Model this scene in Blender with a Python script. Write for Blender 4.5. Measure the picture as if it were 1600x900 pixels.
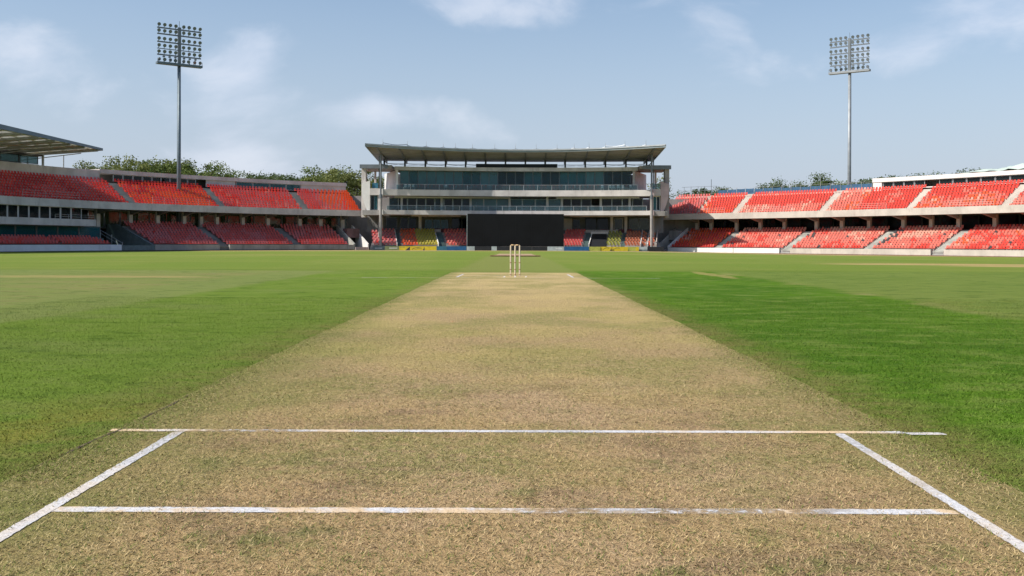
import bpy, math, random
import numpy as np
from mathutils import Vector, Matrix, noise as mnoise
random.seed(7); rng = np.random.default_rng(7)
for o in list(bpy.data.objects): bpy.data.objects.remove(o)
scene = bpy.context.scene
C = scene.collection
PI = math.pi

# ------------------------------------------------------------------ camera
cam_d = bpy.data.cameras.new('camera'); cam = bpy.data.objects.new('camera', cam_d); C.objects.link(cam)
cam.location = (0, 0, 0.784)
cam.rotation_euler = (PI/2, -0.003, 0)
cam_d.sensor_width = 36.0; cam_d.lens = 36.0*1545/1600
cam_d.shift_x = -5/1600; cam_d.shift_y = -71/1600
cam_d.clip_start = 0.05; cam_d.clip_end = 6000
scene.camera = cam
# ------------------------------------------------------------------ sun, sky, exposure
SUN_EL, SUN_AZ = math.radians(45), math.radians(-111)      # azimuth clockwise from +Y: the sun stands to the left
sd = bpy.data.lights.new('sun', 'SUN'); sun = bpy.data.objects.new('sun', sd); C.objects.link(sun)
sd.energy = 4.3; sd.angle = math.radians(0.6); sd.color = (1.0, 0.93, 0.82)
S_DIR = Vector((math.cos(SUN_EL)*math.sin(SUN_AZ), math.cos(SUN_EL)*math.cos(SUN_AZ), math.sin(SUN_EL)))
sun.rotation_euler = S_DIR.to_track_quat('Z', 'Y').to_euler()
sun.location = (-60, 0, 60)
scene.view_settings.view_transform = 'Standard'; scene.view_settings.look = 'None'
scene.view_settings.gamma = 1; scene.view_settings.exposure = 0.56
scene.view_settings.use_curve_mapping = False

class NT:
    """small helper for writing node trees"""
    def __init__(s, tree): s.t = tree; s.n = tree.nodes; s.l = tree.links
    def new(s, typ, **kw):
        nd = s.n.new(typ)
        for k, v in kw.items(): setattr(nd, k, v)
        return nd
    def put(s, sock, v):
        if hasattr(v, 'is_output') or isinstance(v, bpy.types.NodeSocket): s.l.new(v, sock)
        elif v is not None:
            if isinstance(v, (tuple, list)) and sock.type == 'RGBA' and len(v) == 3: v = (*v, 1)
            sock.default_value = v
    def m(s, op, a, b=None, c=None, clamp=False):
        nd = s.new('ShaderNodeMath', operation=op); nd.use_clamp = clamp
        s.put(nd.inputs[0], a)
        if b is not None: s.put(nd.inputs[1], b)
        if c is not None: s.put(nd.inputs[2], c)
        return nd.outputs[0]
    def mix(s, f, a, b, mode='MIX'):
        nd = s.new('ShaderNodeMix', data_type='RGBA', blend_type=mode)
        s.put(nd.inputs[0], f); s.put(nd.inputs[6], a); s.put(nd.inputs[7], b)
        return nd.outputs[2]
    def ss(s, x, a, b, lo=0.0, hi=1.0):
        nd = s.new('ShaderNodeMapRange', interpolation_type='SMOOTHSTEP')
        s.put(nd.inputs[0], x); s.put(nd.inputs[1], a); s.put(nd.inputs[2], b); s.put(nd.inputs[3], lo); s.put(nd.inputs[4], hi)
        return nd.outputs[0]
    def noise(s, vec, scale, detail=3, rough=0.55, out=0, dist=0.0):
        nd = s.new('ShaderNodeTexNoise'); s.put(nd.inputs['Vector'], vec)
        nd.inputs['Scale'].default_value = scale; nd.inputs['Detail'].default_value = detail
        nd.inputs['Roughness'].default_value = rough; nd.inputs['Distortion'].default_value = dist
        return nd.outputs[out]
    def mapv(s, vec, sc=(1,1,1), loc=(0,0,0)):
        nd = s.new('ShaderNodeMapping'); s.put(nd.inputs[0], vec); nd.inputs[1].default_value = loc; nd.inputs[3].default_value = sc
        return nd.outputs[0]
    def vm(s, op, a, b=None):
        nd = s.new('ShaderNodeVectorMath', operation=op); s.put(nd.inputs[0], a)
        if b is not None: s.put(nd.inputs[1], b)
        return nd.outputs['Value'] if op in ('DOT_PRODUCT', 'LENGTH', 'DISTANCE') else nd.outputs[0]

world = bpy.data.worlds.new('World'); scene.world = world; world.use_nodes = True
w = NT(world.node_tree); w.n.clear()
sky = w.new('ShaderNodeTexSky', sky_type='NISHITA'); sky.sun_disc = False
sky.sun_elevation = SUN_EL; sky.sun_rotation = SUN_AZ; sky.altitude = 50
sky.air_density = 1.35; sky.dust_density = 1.3; sky.ozone_density = 2.6
tc = w.new('ShaderNodeTexCoord').outputs['Generated']
sx = w.new('ShaderNodeSeparateXYZ'); w.l.new(tc, sx.inputs[0])
# clouds: soft cumulus over the whole dome, thicker round a few directions
flat = w.mapv(tc, (1, 1, 1.8))
warp = w.noise(flat, 3.0, 3, 0.5, out=1)
wv = w.vm('ADD', flat, w.vm('MULTIPLY', w.vm('SUBTRACT', warp, (0.5, 0.5, 0.5)), (0.18, 0.18, 0.18)))
n1 = w.noise(wv, 7.0, 8, 0.56)
n2 = w.noise(w.mapv(tc, (1, 1, 2.0), (3.1, 0.4, 0)), 2.2, 3, 0.5)
dens = None
for (dx, dz, rx, rz, amp) in [(-.35, .150, .10, .032, .25), (-.262, .205, .045, .030, .44), (-.31, .182, .07, .022, .20), (-.12, .140, .07, .022, .30), (-.05, .245, .11, .03, .50), (.17, .235, .14, .05, .40),
                              (.48, .235, .085, .05, .55), (.37, .19, .055, .03, .34), (.25, .165, .05, .025, .22), (-.50, .20, .06, .05, .45), (-.45, .04, .30, .08, .26), (.00, .105, .10, .025, .22), (-.2,.1,.3,.06,.16)]:
    ln = math.sqrt(dx*dx+1+dz*dz); c = Vector((dx, 1, dz))/ln
    dv = w.vm('SUBTRACT', tc, tuple(c)); dv = w.vm('MULTIPLY', dv, (1/rx, 1/(rx*1.5), 1/rz))
    g = w.m('MULTIPLY', w.m('POWER', 2.718, w.m('MULTIPLY', w.vm('DOT_PRODUCT', dv, dv), -0.9)), amp)
    dens = g if dens is None else w.m('ADD', dens, g)
gen = w.m('MULTIPLY', w.ss(n2, .52, .72), .20)
cl = w.m('ADD', w.m('ADD', w.m('MULTIPLY', n1, .95), w.m('MULTIPLY', dens, .9)), w.m('ADD', gen, .005))
cov = w.m('MULTIPLY', w.ss(cl, .78, 1.08), .55)
hz_ = w.m('MULTIPLY', w.ss(sx.outputs[2], .34, .0), .72)
skyc = w.mix(hz_, sky.outputs[0], (4.1, 4.75, 5.9))
ccol = w.mix(w.ss(n1, .35, .72), (5.9, 6.4, 7.2), (7.0, 7.2, 7.5))
col = w.mix(1.0, w.mix(cov, skyc, ccol), (1.02, 1.03, 1.09), 'MULTIPLY')
bg = w.new('ShaderNodeBackground'); w.put(bg.inputs[0], col); bg.inputs[1].default_value = 0.085
wo = w.new('ShaderNodeOutputWorld'); w.l.new(bg.outputs[0], wo.inputs[0])

# ------------------------------------------------------------------ materials
MATS = {}
def pm(name, col, rough=0.7, var=0.12, scale=1.5, bump=0.0, bscale=40, metal=0.0, spec=0.4, dirt=None, stretch=(1,1,1)):
    mt = bpy.data.materials.new(name); mt.use_nodes = True
    t = NT(mt.node_tree); b = t.n['Principled BSDF']
    pos = t.new('ShaderNodeNewGeometry').outputs['Position']
    v = t.mapv(pos, stretch)
    n = t.noise(v, scale, 5, 0.6)
    dark = tuple(c*(1-var*2) for c in col); lite = tuple(min(1, c*(1+var)) for c in col)
    c = t.mix(t.ss(n, .3, .7), dark, lite)
    if dirt: c = t.mix(t.m('MULTIPLY', t.ss(t.noise(t.mapv(pos, (1, 1, .25)), scale*2.1, 5, .7), .5, .75), dirt[1]), c, dirt[0])
    t.put(b.inputs['Base Color'], c); b.inputs['Roughness'].default_value = rough; b.inputs['Metallic'].default_value = metal
    b.inputs['Specular IOR Level'].default_value = spec
    if bump:
        bp = t.new('ShaderNodeBump'); bp.inputs['Strength'].default_value = bump; bp.inputs['Distance'].default_value = .02
        t.put(bp.inputs['Height'], t.noise(pos, bscale, 4, .6)); t.put(b.inputs['Normal'], bp.outputs[0])
    MATS[name] = mt; return mt
CONC = pm('concrete_grey', (.56, .53, .51), .85, .10, .5, .15, 12, dirt=((.27, .25, .24), .55))
CONC_W = pm('concrete_cream', (.47, .425, .38), .85, .08, .5, .12, 12, dirt=((.28, .24, .21), .45))
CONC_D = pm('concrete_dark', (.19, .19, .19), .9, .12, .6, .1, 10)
CONC_DK = pm('concrete_aged', (.31, .295, .285), .9, .12, .5, .12, 12, dirt=((.11, .105, .10), .6))
STEP = pm('step_concrete', (.34, .34, .31), .9, .12, .8, .1, 10, dirt=((.2, .2, .18), .5))
STEPG = pm('step_green', (.10, .15, .145), .9, .12, .8, .1, 10)
WHITE = pm('white_paint', (.70, .69, .67), .6, .05, .6, dirt=((.5, .48, .45), .4))
WALLB = pm('bluish_white_paint', (.68, .71, .77), .6, .06, .4, dirt=((.4, .41, .45), .4))
PINKW = pm('pinkish_plaster', (.46, .37, .37), .8, .10, .6, dirt=((.3, .25, .25), .5))
STEEL = pm('grey_steel', (.16, .18, .20), .45, .08, 1, metal=.3)
STEEL_L = pm('galvanised_steel', (.42, .44, .46), .45, .08, 1, metal=.35)
DARK = pm('dark_metal', (.035, .04, .045), .5, .1, 1)
ROOFM = pm('roof_sheet', (.26, .30, .32), .45, .08, .6, metal=.2)
SOFF = pm('soffit_panel', (.215, .215, .255), .8, .15, .7, dirt=((.13, .13, .14), .5), stretch=(.3, 1, 1))
BLUEGR = pm('blue_grey_roof', (.13, .17, .21), .45, .10, .5, metal=.2)
TRANS = pm('pale_purlin', (.62, .60, .55), .7, .08, 1)
BLACK = pm('black_fabric', (.004, .005, .0065), .85, .15, .4, spec=.2)
BLACKB = pm('black_board', (.012, .014, .018), .6, .1, 1)
GREYB = pm('pale_grey_board', (.34, .40, .41), .6, .1, 2)
YELB = pm('yellow_board', (.55, .43, .02), .6, .1, 2)
YELG = pm('yellow_green_board', (.36, .38, .07), .6, .12, 2)
BLUB = pm('blue_board', (.012, .09, .22), .5, .1, 2)
TEALB = pm('teal_board', (.03, .13, .20), .5, .1, 2)
SLATE = pm('slate_board', (.13, .17, .18), .6, .1, 2)
OLIB = pm('olive_board', (.16, .19, .09), .6, .1, 2)
MARK = pm('dark_print', (.03, .035, .05), .6, .05, 2)
MARKW = pm('white_print', (.6, .62, .62), .6, .05, 2)
BLUEP = pm('blue_sheet', (.035, .10, .19), .5, .15, 1.2, dirt=((.10, .16, .22), .5))
TARP = pm('pale_green_tarpaulin', (.42, .50, .455), .7, .06, .5, .5, 1.2)
CHAIRM = pm('maroon_seat', (.13, .02, .03), .6, .15, 2)
CHAIRW = pm('white_seat', (.6, .6, .58), .6, .08, 2)
CURT = pm('pale_blind', (.5, .49, .45), .8, .05, 2)
EARTH = pm('dark_earth', (.07, .045, .03), .95, .15, 3)
SEATC = {}
for k, c in dict(red=(.74, .075, .048), deep=(.58, .034, .024), orange=(.80, .125, .030), rose=(.68, .125, .112), pink=(.78, .215, .160), pale=(.80, .42, .32),
                 dust=(.64, .185, .185), dark=(.035, .03, .03), yellow=(.50, .43, .05), olive=(.34, .34, .06), rust=(.50, .16, .075)).items():
    mt = pm('seat_plastic_'+k, c, .38, .10, 3, spec=.5); SEATC[k] = mt
    if k != 'dark':                                            # thin moulded plastic lets the sun glow through from behind
        t = NT(mt.node_tree); tr = t.new('ShaderNodeBsdfTranslucent'); tr.inputs[0].default_value = (*[min(1, x*1.35) for x in c], 1)
        mx = t.new('ShaderNodeMixShader'); mx.inputs[0].default_value = .42; b = t.n['Principled BSDF']
        t.l.new(b.outputs[0], mx.inputs[1]); t.l.new(tr.outputs[0], mx.inputs[2]); t.l.new(mx.outputs[0], t.n['Material Output'].inputs[0])
SEATK = list(SEATC)

def glass(name, tint, rough=.04, trans=.25, ior=1.9):
    mt = bpy.data.materials.new(name); mt.use_nodes = True
    t = NT(mt.node_tree); b = t.n['Principled BSDF']
    pos = t.new('ShaderNodeNewGeometry').outputs['Position']
    n = t.noise(pos, .35, 3, .5)
    t.put(b.inputs['Base Color'], t.mix(n, tuple(c*.6 for c in tint), tuple(c*1.4 for c in tint)))
    b.inputs['Roughness'].default_value = rough; b.inputs['IOR'].default_value = ior
    bp = t.new('ShaderNodeBump'); bp.inputs['Strength'].default_value = .04; bp.inputs['Distance'].default_value = .3
    t.put(bp.inputs['Height'], t.noise(pos, .7, 2, .5)); t.put(b.inputs['Normal'], bp.outputs[0])
    tr = t.new('ShaderNodeBsdfTransparent'); tr.inputs[0].default_value = (.75, .9, .92, 1)
    mx = t.new('ShaderNodeMixShader'); mx.inputs[0].default_value = trans
    t.l.new(b.outputs[0], mx.inputs[1]); t.l.new(tr.outputs[0], mx.inputs[2])
    t.l.new(mx.outputs[0], t.n['Material Output'].inputs[0])
    return mt
G_TEAL = glass('teal_glass', (.018, .115, .140), trans=.30, ior=1.42)
G_DARK = glass('dark_glass', (.010, .016, .018), trans=.35, ior=1.38)
G_GREEN = glass('green_reflection_glass', (.075, .095, .055), trans=.30, ior=1.45)  # field reflection and trees seen through the panes painted as a green base
G_TEAL2 = glass('pale_teal_glass', (.035, .165, .19), trans=.25, ior=1.5)
G_TEAL3 = glass('deep_teal_glass', (.008, .045, .060), trans=.40, ior=1.42)
G_RAIL = glass('rail_glass', (.06, .10, .115), trans=.72)

# ------------------------------------------------------------------ mesh helpers
class MB:
    def __init__(s): s.v = []; s.f = []; s.mi = []
    def add(s, vs, fs, mi=0):
        b = len(s.v); s.v += [tuple(p) for p in vs]; s.f += [tuple(b+i for i in f) for f in fs]; s.mi += [mi]*len(fs)
    def box(s, x0, x1, y0, y1, z0, z1, mi=0):
        s.hexa([(x0,y0,z0),(x1,y0,z0),(x1,y1,z0),(x0,y1,z0),(x0,y0,z1),(x1,y0,z1),(x1,y1,z1),(x0,y1,z1)], mi)
    def hexa(s, p, mi=0):
        s.add(p, [(3,2,1,0),(4,5,6,7),(0,1,5,4),(1,2,6,5),(2,3,7,6),(3,0,4,7)], mi)
    def tube(s, a, b, r, r2=None, n=8, mi=0):
        a = Vector(a); b = Vector(b); r2 = r if r2 is None else r2
        d = (b-a).normalized(); u = d.orthogonal().normalized(); v = d.cross(u)
        vs = [a+(u*math.cos(2*PI*i/n)+v*math.sin(2*PI*i/n))*r for i in range(n)] + [b+(u*math.cos(2*PI*i/n)+v*math.sin(2*PI*i/n))*r2 for i in range(n)]
        s.add(vs, [(i, (i+1)%n, n+(i+1)%n, n+i) for i in range(n)] + [tuple(range(n))[::-1], tuple(range(n, 2*n))], mi)
    def bar(s, a, b, w_, h, mi=0):
        a = Vector(a); b = Vector(b); d = (b-a).normalized(); up = Vector((0,0,1)) if abs(d.z) < .9 else Vector((0,1,0))
        u = d.cross(up).normalized()*w_/2; v = u.cross(d).normalized()*h/2
        s.hexa([a-u-v, a+u-v, b+u-v, b-u-v, a-u+v, a+u+v, b+u+v, b-u+v], mi)
    def prism(s, pts, off, mi=0):
        """closed polygon pts swept by vector off"""
        n = len(pts); o = Vector(off); vs = [Vector(p) for p in pts]; vs = vs+[p+o for p in vs]
        s.add(vs, [(i, (i+1)%n, n+(i+1)%n, n+i) for i in range(n)] + [tuple(range(n))[::-1], tuple(range(n, 2*n))], mi)
    def build(s, name, mat, parent=None, loc=None, smooth=False):
        me = bpy.data.meshes.new(name); me.from_pydata(s.v, [], s.f)
        for mt in (mat if isinstance(mat, (list, tuple)) else [mat]): me.materials.append(mt)
        if isinstance(mat, (list, tuple)) and len(mat) > 1: me.polygons.foreach_set('material_index', s.mi)
        if smooth: me.polygons.foreach_set('use_smooth', [True]*len(me.polygons))
        me.update()
        o = bpy.data.objects.new(name, me); C.objects.link(o)
        if loc: o.location = loc
        if parent: o.parent = parent
        return o
def tag(o, label=None, cat=None, group=None, kind=None):
    if label: o['label'] = label
    if cat: o['category'] = cat
    if group: o['group'] = group
    if kind: o['kind'] = kind
    return o
def empty(name, loc=(0, 0, 0), rz=0):
    o = bpy.data.objects.new(name, None); C.objects.link(o); o.location = loc; o.rotation_euler = (0, 0, rz); o.empty_display_size = .5
    return o
def bulk(name, verts, tri_per, mat, parent=None, cols=None):
    """fast triangle soup: verts (n,3,3) array"""
    n = len(verts); me = bpy.data.meshes.new(name)
    me.vertices.add(n*tri_per); me.vertices.foreach_set('co', verts.reshape(-1).astype(np.float32))
    me.loops.add(n*tri_per); me.loops.foreach_set('vertex_index', np.arange(n*tri_per, dtype=np.int32))
    me.polygons.add(n); me.polygons.foreach_set('loop_start', np.arange(0, n*tri_per, tri_per, dtype=np.int32))
    if cols is not None:
        at = me.attributes.new('tone', 'FLOAT', 'FACE'); at.data.foreach_set('value', cols.astype(np.float32))
    me.materials.append(mat); me.update(); me.validate()
    o = bpy.data.objects.new(name, me); C.objects.link(o)
    if parent: o.parent = parent
    return o

# ------------------------------------------------------------------ ground
def sstep(x, a, b):
    t = np.clip((x-a)/(b-a), 0, 1); return t*t*(3-2*t)
def gz(x, y):
    """the square is crowned: the outfield falls away gently, a little more to the right"""
    r = np.hypot(x, (y-12)*.9)
    return -.42*sstep(r, 22, 118) - .31*sstep(np.asarray(x, float), 10, 44)*sstep(r, 22, 70)

XL, XR, YF = -1.66, 1.60, 25.6       # pitch edges and far end
def build_ground():
    xs = np.unique(np.concatenate([-np.geomspace(80, 2500, 14), np.linspace(-80, 80, 81), np.geomspace(80, 2500, 14)]))
    ys = np.unique(np.concatenate([-np.geomspace(10, 2500, 12), np.linspace(-10, 200, 106), np.geomspace(200, 3000, 12)]))
    X, Y = np.meshgrid(xs, ys); Z = gz(X, Y)
    V = np.stack([X, Y, Z], -1).reshape(-1, 3); nx = len(xs)
    F = [(j*nx+i, j*nx+i+1, (j+1)*nx+i+1, (j+1)*nx+i) for j in range(len(ys)-1) for i in range(nx-1)]
    me = bpy.data.meshes.new('playing_field'); me.from_pydata(V.tolist(), [], F); me.update()
    me.polygons.foreach_set('use_smooth', [True]*len(me.polygons))
    o = bpy.data.objects.new('playing_field', me); C.objects.link(o); o['kind'] = 'structure'
    return o

def turf_colour(t, pos):
    """colour of the turf from its place on the ground: mown strips, dry patches, worn edges"""
    s = t.new('ShaderNodeSeparateXYZ'); t.l.new(pos, s.inputs[0]); X0, Y0 = s.outputs[0], s.outputs[1]
    wob = t.m('MULTIPLY', t.m('SUBTRACT', t.noise(pos, .9, 3, .6), .5), .5)
    wob2 = t.m('MULTIPLY', t.m('SUBTRACT', t.noise(pos, 5.0, 4, .65), .5), .28)
    X = t.m('ADD', t.m('ADD', X0, wob), wob2); Y = t.m('ADD', Y0, t.m('MULTIPLY', wob, 1.5))
    big = t.noise(pos, .22, 4, .55); mid = t.noise(pos, 1.3, 5, .65); fine = t.noise(pos, 38, 4, .7); fine2 = t.noise(pos, 9, 5, .7)
    streak = t.noise(t.mapv(pos, (.25, 1.4, 1)), .8, 4, .6)
    DG, MG, LG, YG = (.048, .126, .006), (.100, .160, .020), (.145, .195, .036), (.195, .195, .045)
    base = t.mix(t.ss(big, .38, .62), MG, LG)
    # mown bands on the outfield
    st1 = t.ss(t.m('SINE', t.m('MULTIPLY', Y, .42)), -.25, .25); st2 = t.ss(t.m('SINE', t.m('MULTIPLY', t.m('ADD', X, t.m('MULTIPLY', Y0, .08)), .62)), -.3, .3)
    chk = t.m('ADD', t.m('MULTIPLY', st1, .5), t.m('MULTIPLY', st2, .5))
    far = t.ss(Y0, 26, 30)
    base = t.mix(t.m('MULTIPLY', far, t.m('MULTIPLY', chk, .9)), base, (.070, .160, .008))
    base = t.mix(t.m('MULTIPLY', far, .50), base, (.215, .245, .060))
    # greyish old strips beside the square
    near = t.m('SUBTRACT', 1.0, t.ss(Y, 26.6, 27.6))
    lo = t.m('MULTIPLY', t.ss(X, -4.5, -5.0), near)
    base = t.mix(t.m('MULTIPLY', lo, .7), base, (.195, .225, .075))
    lo2 = t.m('MULTIPLY', lo, t.m('MULTIPLY', t.ss(X, -10.5, -9.8), t.m('MULTIPLY', t.ss(X, -6.0, -6.6), t.ss(streak, .42, .62))))
    base = t.mix(t.m('MULTIPLY', lo2, .65), base, (.24, .205, .085))
    ro = t.m('MULTIPLY', t.ss(X, 5.2, 5.7), near)
    base = t.mix(t.m('MULTIPLY', ro, .45), base, (.150, .200, .050))
    ro2 = t.m('MULTIPLY', ro, t.m('MULTIPLY', t.ss(mid, .45, .65), t.ss(Y, 19, 11)))
    base = t.mix(t.m('MULTIPLY', ro2, .45), base, YG)
    # dark, well watered strips either side of the pitch
    dl = t.m('MULTIPLY', t.m('MULTIPLY', t.ss(X, -5.0, -4.7), t.ss(X, -1.6, -1.9)), near)
    dr = t.m('MULTIPLY', t.m('MULTIPLY', t.ss(X, 1.5, 1.8), t.ss(X, 5.6, 5.2)), near)
    dgc = t.mix(t.ss(big, .40, .62), DG, (.082, .180, .008)); dgc = t.mix(t.ss(mid, .35, .7), dgc, (.068, .145, .010))
    base = t.mix(t.m('MULTIPLY', dl, .92), base, t.mix(.55, dgc, (.180, .240, .040)))
    base = t.mix(t.m('MULTIPLY', dr, .95), base, dgc)
    mot = t.noise(t.mapv(pos, (.8, 1.3, 1), (2, 5, 0)), 2.2, 6, .72)
    base = t.mix(t.m('MULTIPLY', near, t.m('MULTIPLY', t.ss(mot, .48, .64), .65)), base, (.165, .215, .048))
    base = t.mix(t.m('MULTIPLY', near, t.m('MULTIPLY', t.ss(mot, .48, .34), .60)), base, (.036, .082, .008))
    pal = t.m('MULTIPLY', t.m('MULTIPLY', t.ss(X0, -1.5, -4.5), near), t.ss(t.noise(t.mapv(pos, (.5, 1, 1), (7, 1, 0)), .55, 4, .6), .50, .66))
    base = t.mix(t.m('MULTIPLY', pal, .5), base, (.17, .20, .062))
    # line of pale grass along the edge of the square
    ed = t.m('MULTIPLY', near, t.m('MULTIPLY', t.m('SUBTRACT', 1.0, t.ss(t.m('ABSOLUTE', t.m('ADD', X0, -5.35)), .05, .35)), t.ss(t.noise(pos, .35, 2), .48, .62)))
    base = t.mix(t.m('MULTIPLY', ed, .5), base, (.30, .25, .11))
    # light strip in line with the pitch
    strip = t.m('MULTIPLY', t.ss(t.m('ABSOLUTE', X), 1.75, 1.45), t.ss(Y0, 24, 27))
    base = t.mix(t.m('MULTIPLY', strip, .75), base, (.190, .215, .060))
    # worn and yellowed turf next to the pitch, more of it towards the bowler's end
    e1 = t.m('MULTIPLY', t.ss(X0, -2.7, -1.7), t.ss(Y0, 6.2, 3.4)); e2 = t.m('MULTIPLY', t.ss(X0, 2.15, 1.6), t.ss(Y0, 30, 3))
    e1 = t.m('MULTIPLY', e1, t.m('LESS_THAN', X0, 0.0)); e2 = t.m('MULTIPLY', e2, t.m('GREATER_THAN', X0, 0.0))
    e4 = t.m('MULTIPLY', t.m('MULTIPLY', t.ss(X0, -2.35, -1.62), t.m('LESS_THAN', X0, 0.0)), t.ss(Y0, 24, 5, .25, .9)); e1 = t.m('MAXIMUM', e1, e4)
    wear = t.m('MAXIMUM', e1, t.m('MULTIPLY', e2, 1.15))
    wear = t.m('MULTIPLY', wear, t.ss(t.m('ADD', t.m('MULTIPLY', mid, .6), t.m('MULTIPLY', fine2, .4)), .36, .60), clamp=True)
    base = t.mix(t.m('MULTIPLY', wear, .85), base, t.mix(fine2, (.115, .115, .028), (.26, .195, .085)))
    e3 = t.m('MULTIPLY', t.ss(X0, -2.9, -1.9), t.m('MULTIPLY', t.ss(X0, -1.5, -1.9), t.m('MULTIPLY', t.ss(Y0, 3.2, 4.0), t.ss(Y0, 5.2, 4.2))))
    base = t.mix(t.m('MULTIPLY', e3, t.ss(mid, .4, .6, 0, .6)), base, (.23, .215, .035))
    # sandy scrapes on the outfield and the bare margin by the stands
    sc = None
    for (cx, cy, rx, ry, a) in [(16.5, 38, 5.0, 1.8, 1.0), (22, 35, 7, 2.0, 1.0), (-14, 66, 7, 2.0, .6), (-24, 62, 7, 1.6, .35), (12, 82, 9, 2.5, .5), (30, 60, 10, 1.5, .35), (-10, 22, 3.5, .8, .5), (4.9, 24.5, .25, 2.8, .55)]:
        gx = t.m('DIVIDE', t.m('SUBTRACT', X, cx), rx); gy = t.m('DIVIDE', t.m('SUBTRACT', Y, cy), ry)
        g = t.m('MULTIPLY', t.ss(t.m('ADD', t.m('MULTIPLY', gx, gx), t.m('MULTIPLY', gy, gy)), 1.25, .5), a)
        sc = g if sc is None else t.m('MAXIMUM', sc, g)
    base = t.mix(t.m('MULTIPLY', sc, t.ss(mid, .25, .5, .45, .9)), base, (.40, .29, .13))
    r = t.m('ADD', t.m('MULTIPLY', t.m('ABSOLUTE', X0), .42), Y0)
    base = t.mix(t.m('MULTIPLY', t.ss(r, 133, 141), t.ss(streak, .3, .6, .4, .95)), base, (.33, .25, .13))
    # fine grain
    base = t.mix(t.m('MULTIPLY', t.ss(fine, .30, .50, 1, 0), .38), base, (.030, .060, .006))
    base = t.mix(t.m('MULTIPLY', t.ss(fine2, .52, .72), .30), base, (.17, .20, .055))
    return base, fine, mid

def turf_material():
    mt = bpy.data.materials.new('turf'); mt.use_nodes = True
    t = NT(mt.node_tree); b = t.n['Principled BSDF']
    pos = t.new('ShaderNodeNewGeometry').outputs['Position']
    c, fine, mid = turf_colour(t, pos)
    t.put(b.inputs['Base Color'], c); b.inputs['Roughness'].default_value = .95; b.inputs['Specular IOR Level'].default_value = .04
    bp = t.new('ShaderNodeBump'); bp.inputs['Strength'].default_value = .9; bp.inputs['Distance'].default_value = .02
    t.put(bp.inputs['Height'], t.m('ADD', fine, t.m('MULTIPLY', t.noise(pos, 120, 3, .6), .7))); t.put(b.inputs['Normal'], bp.outputs[0])
    return mt

def blade_material(name, lo, hi, turf=False):
    mt = bpy.data.materials.new(name); mt.use_nodes = True
    t = NT(mt.node_tree); b = t.n['Principled BSDF']
    at = t.new('ShaderNodeAttribute', attribute_name='tone')
    c = t.mix(at.outputs['Fac'], lo, hi)
    if turf:
        pos = t.new('ShaderNodeNewGeometry').outputs['Position']
        g, _, _ = (turf_colour if turf == 1 else pitch_colour)(t, pos); c = t.mix(at.outputs['Fac'], t.mix(1.0, g, (.58, .60, .52), 'MULTIPLY'), t.mix(.5, g, hi))
    t.put(b.inputs['Base Color'], c); b.inputs['Roughness'].default_value = .85; b.inputs['Specular IOR Level'].default_value = .08
    return mt

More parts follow.
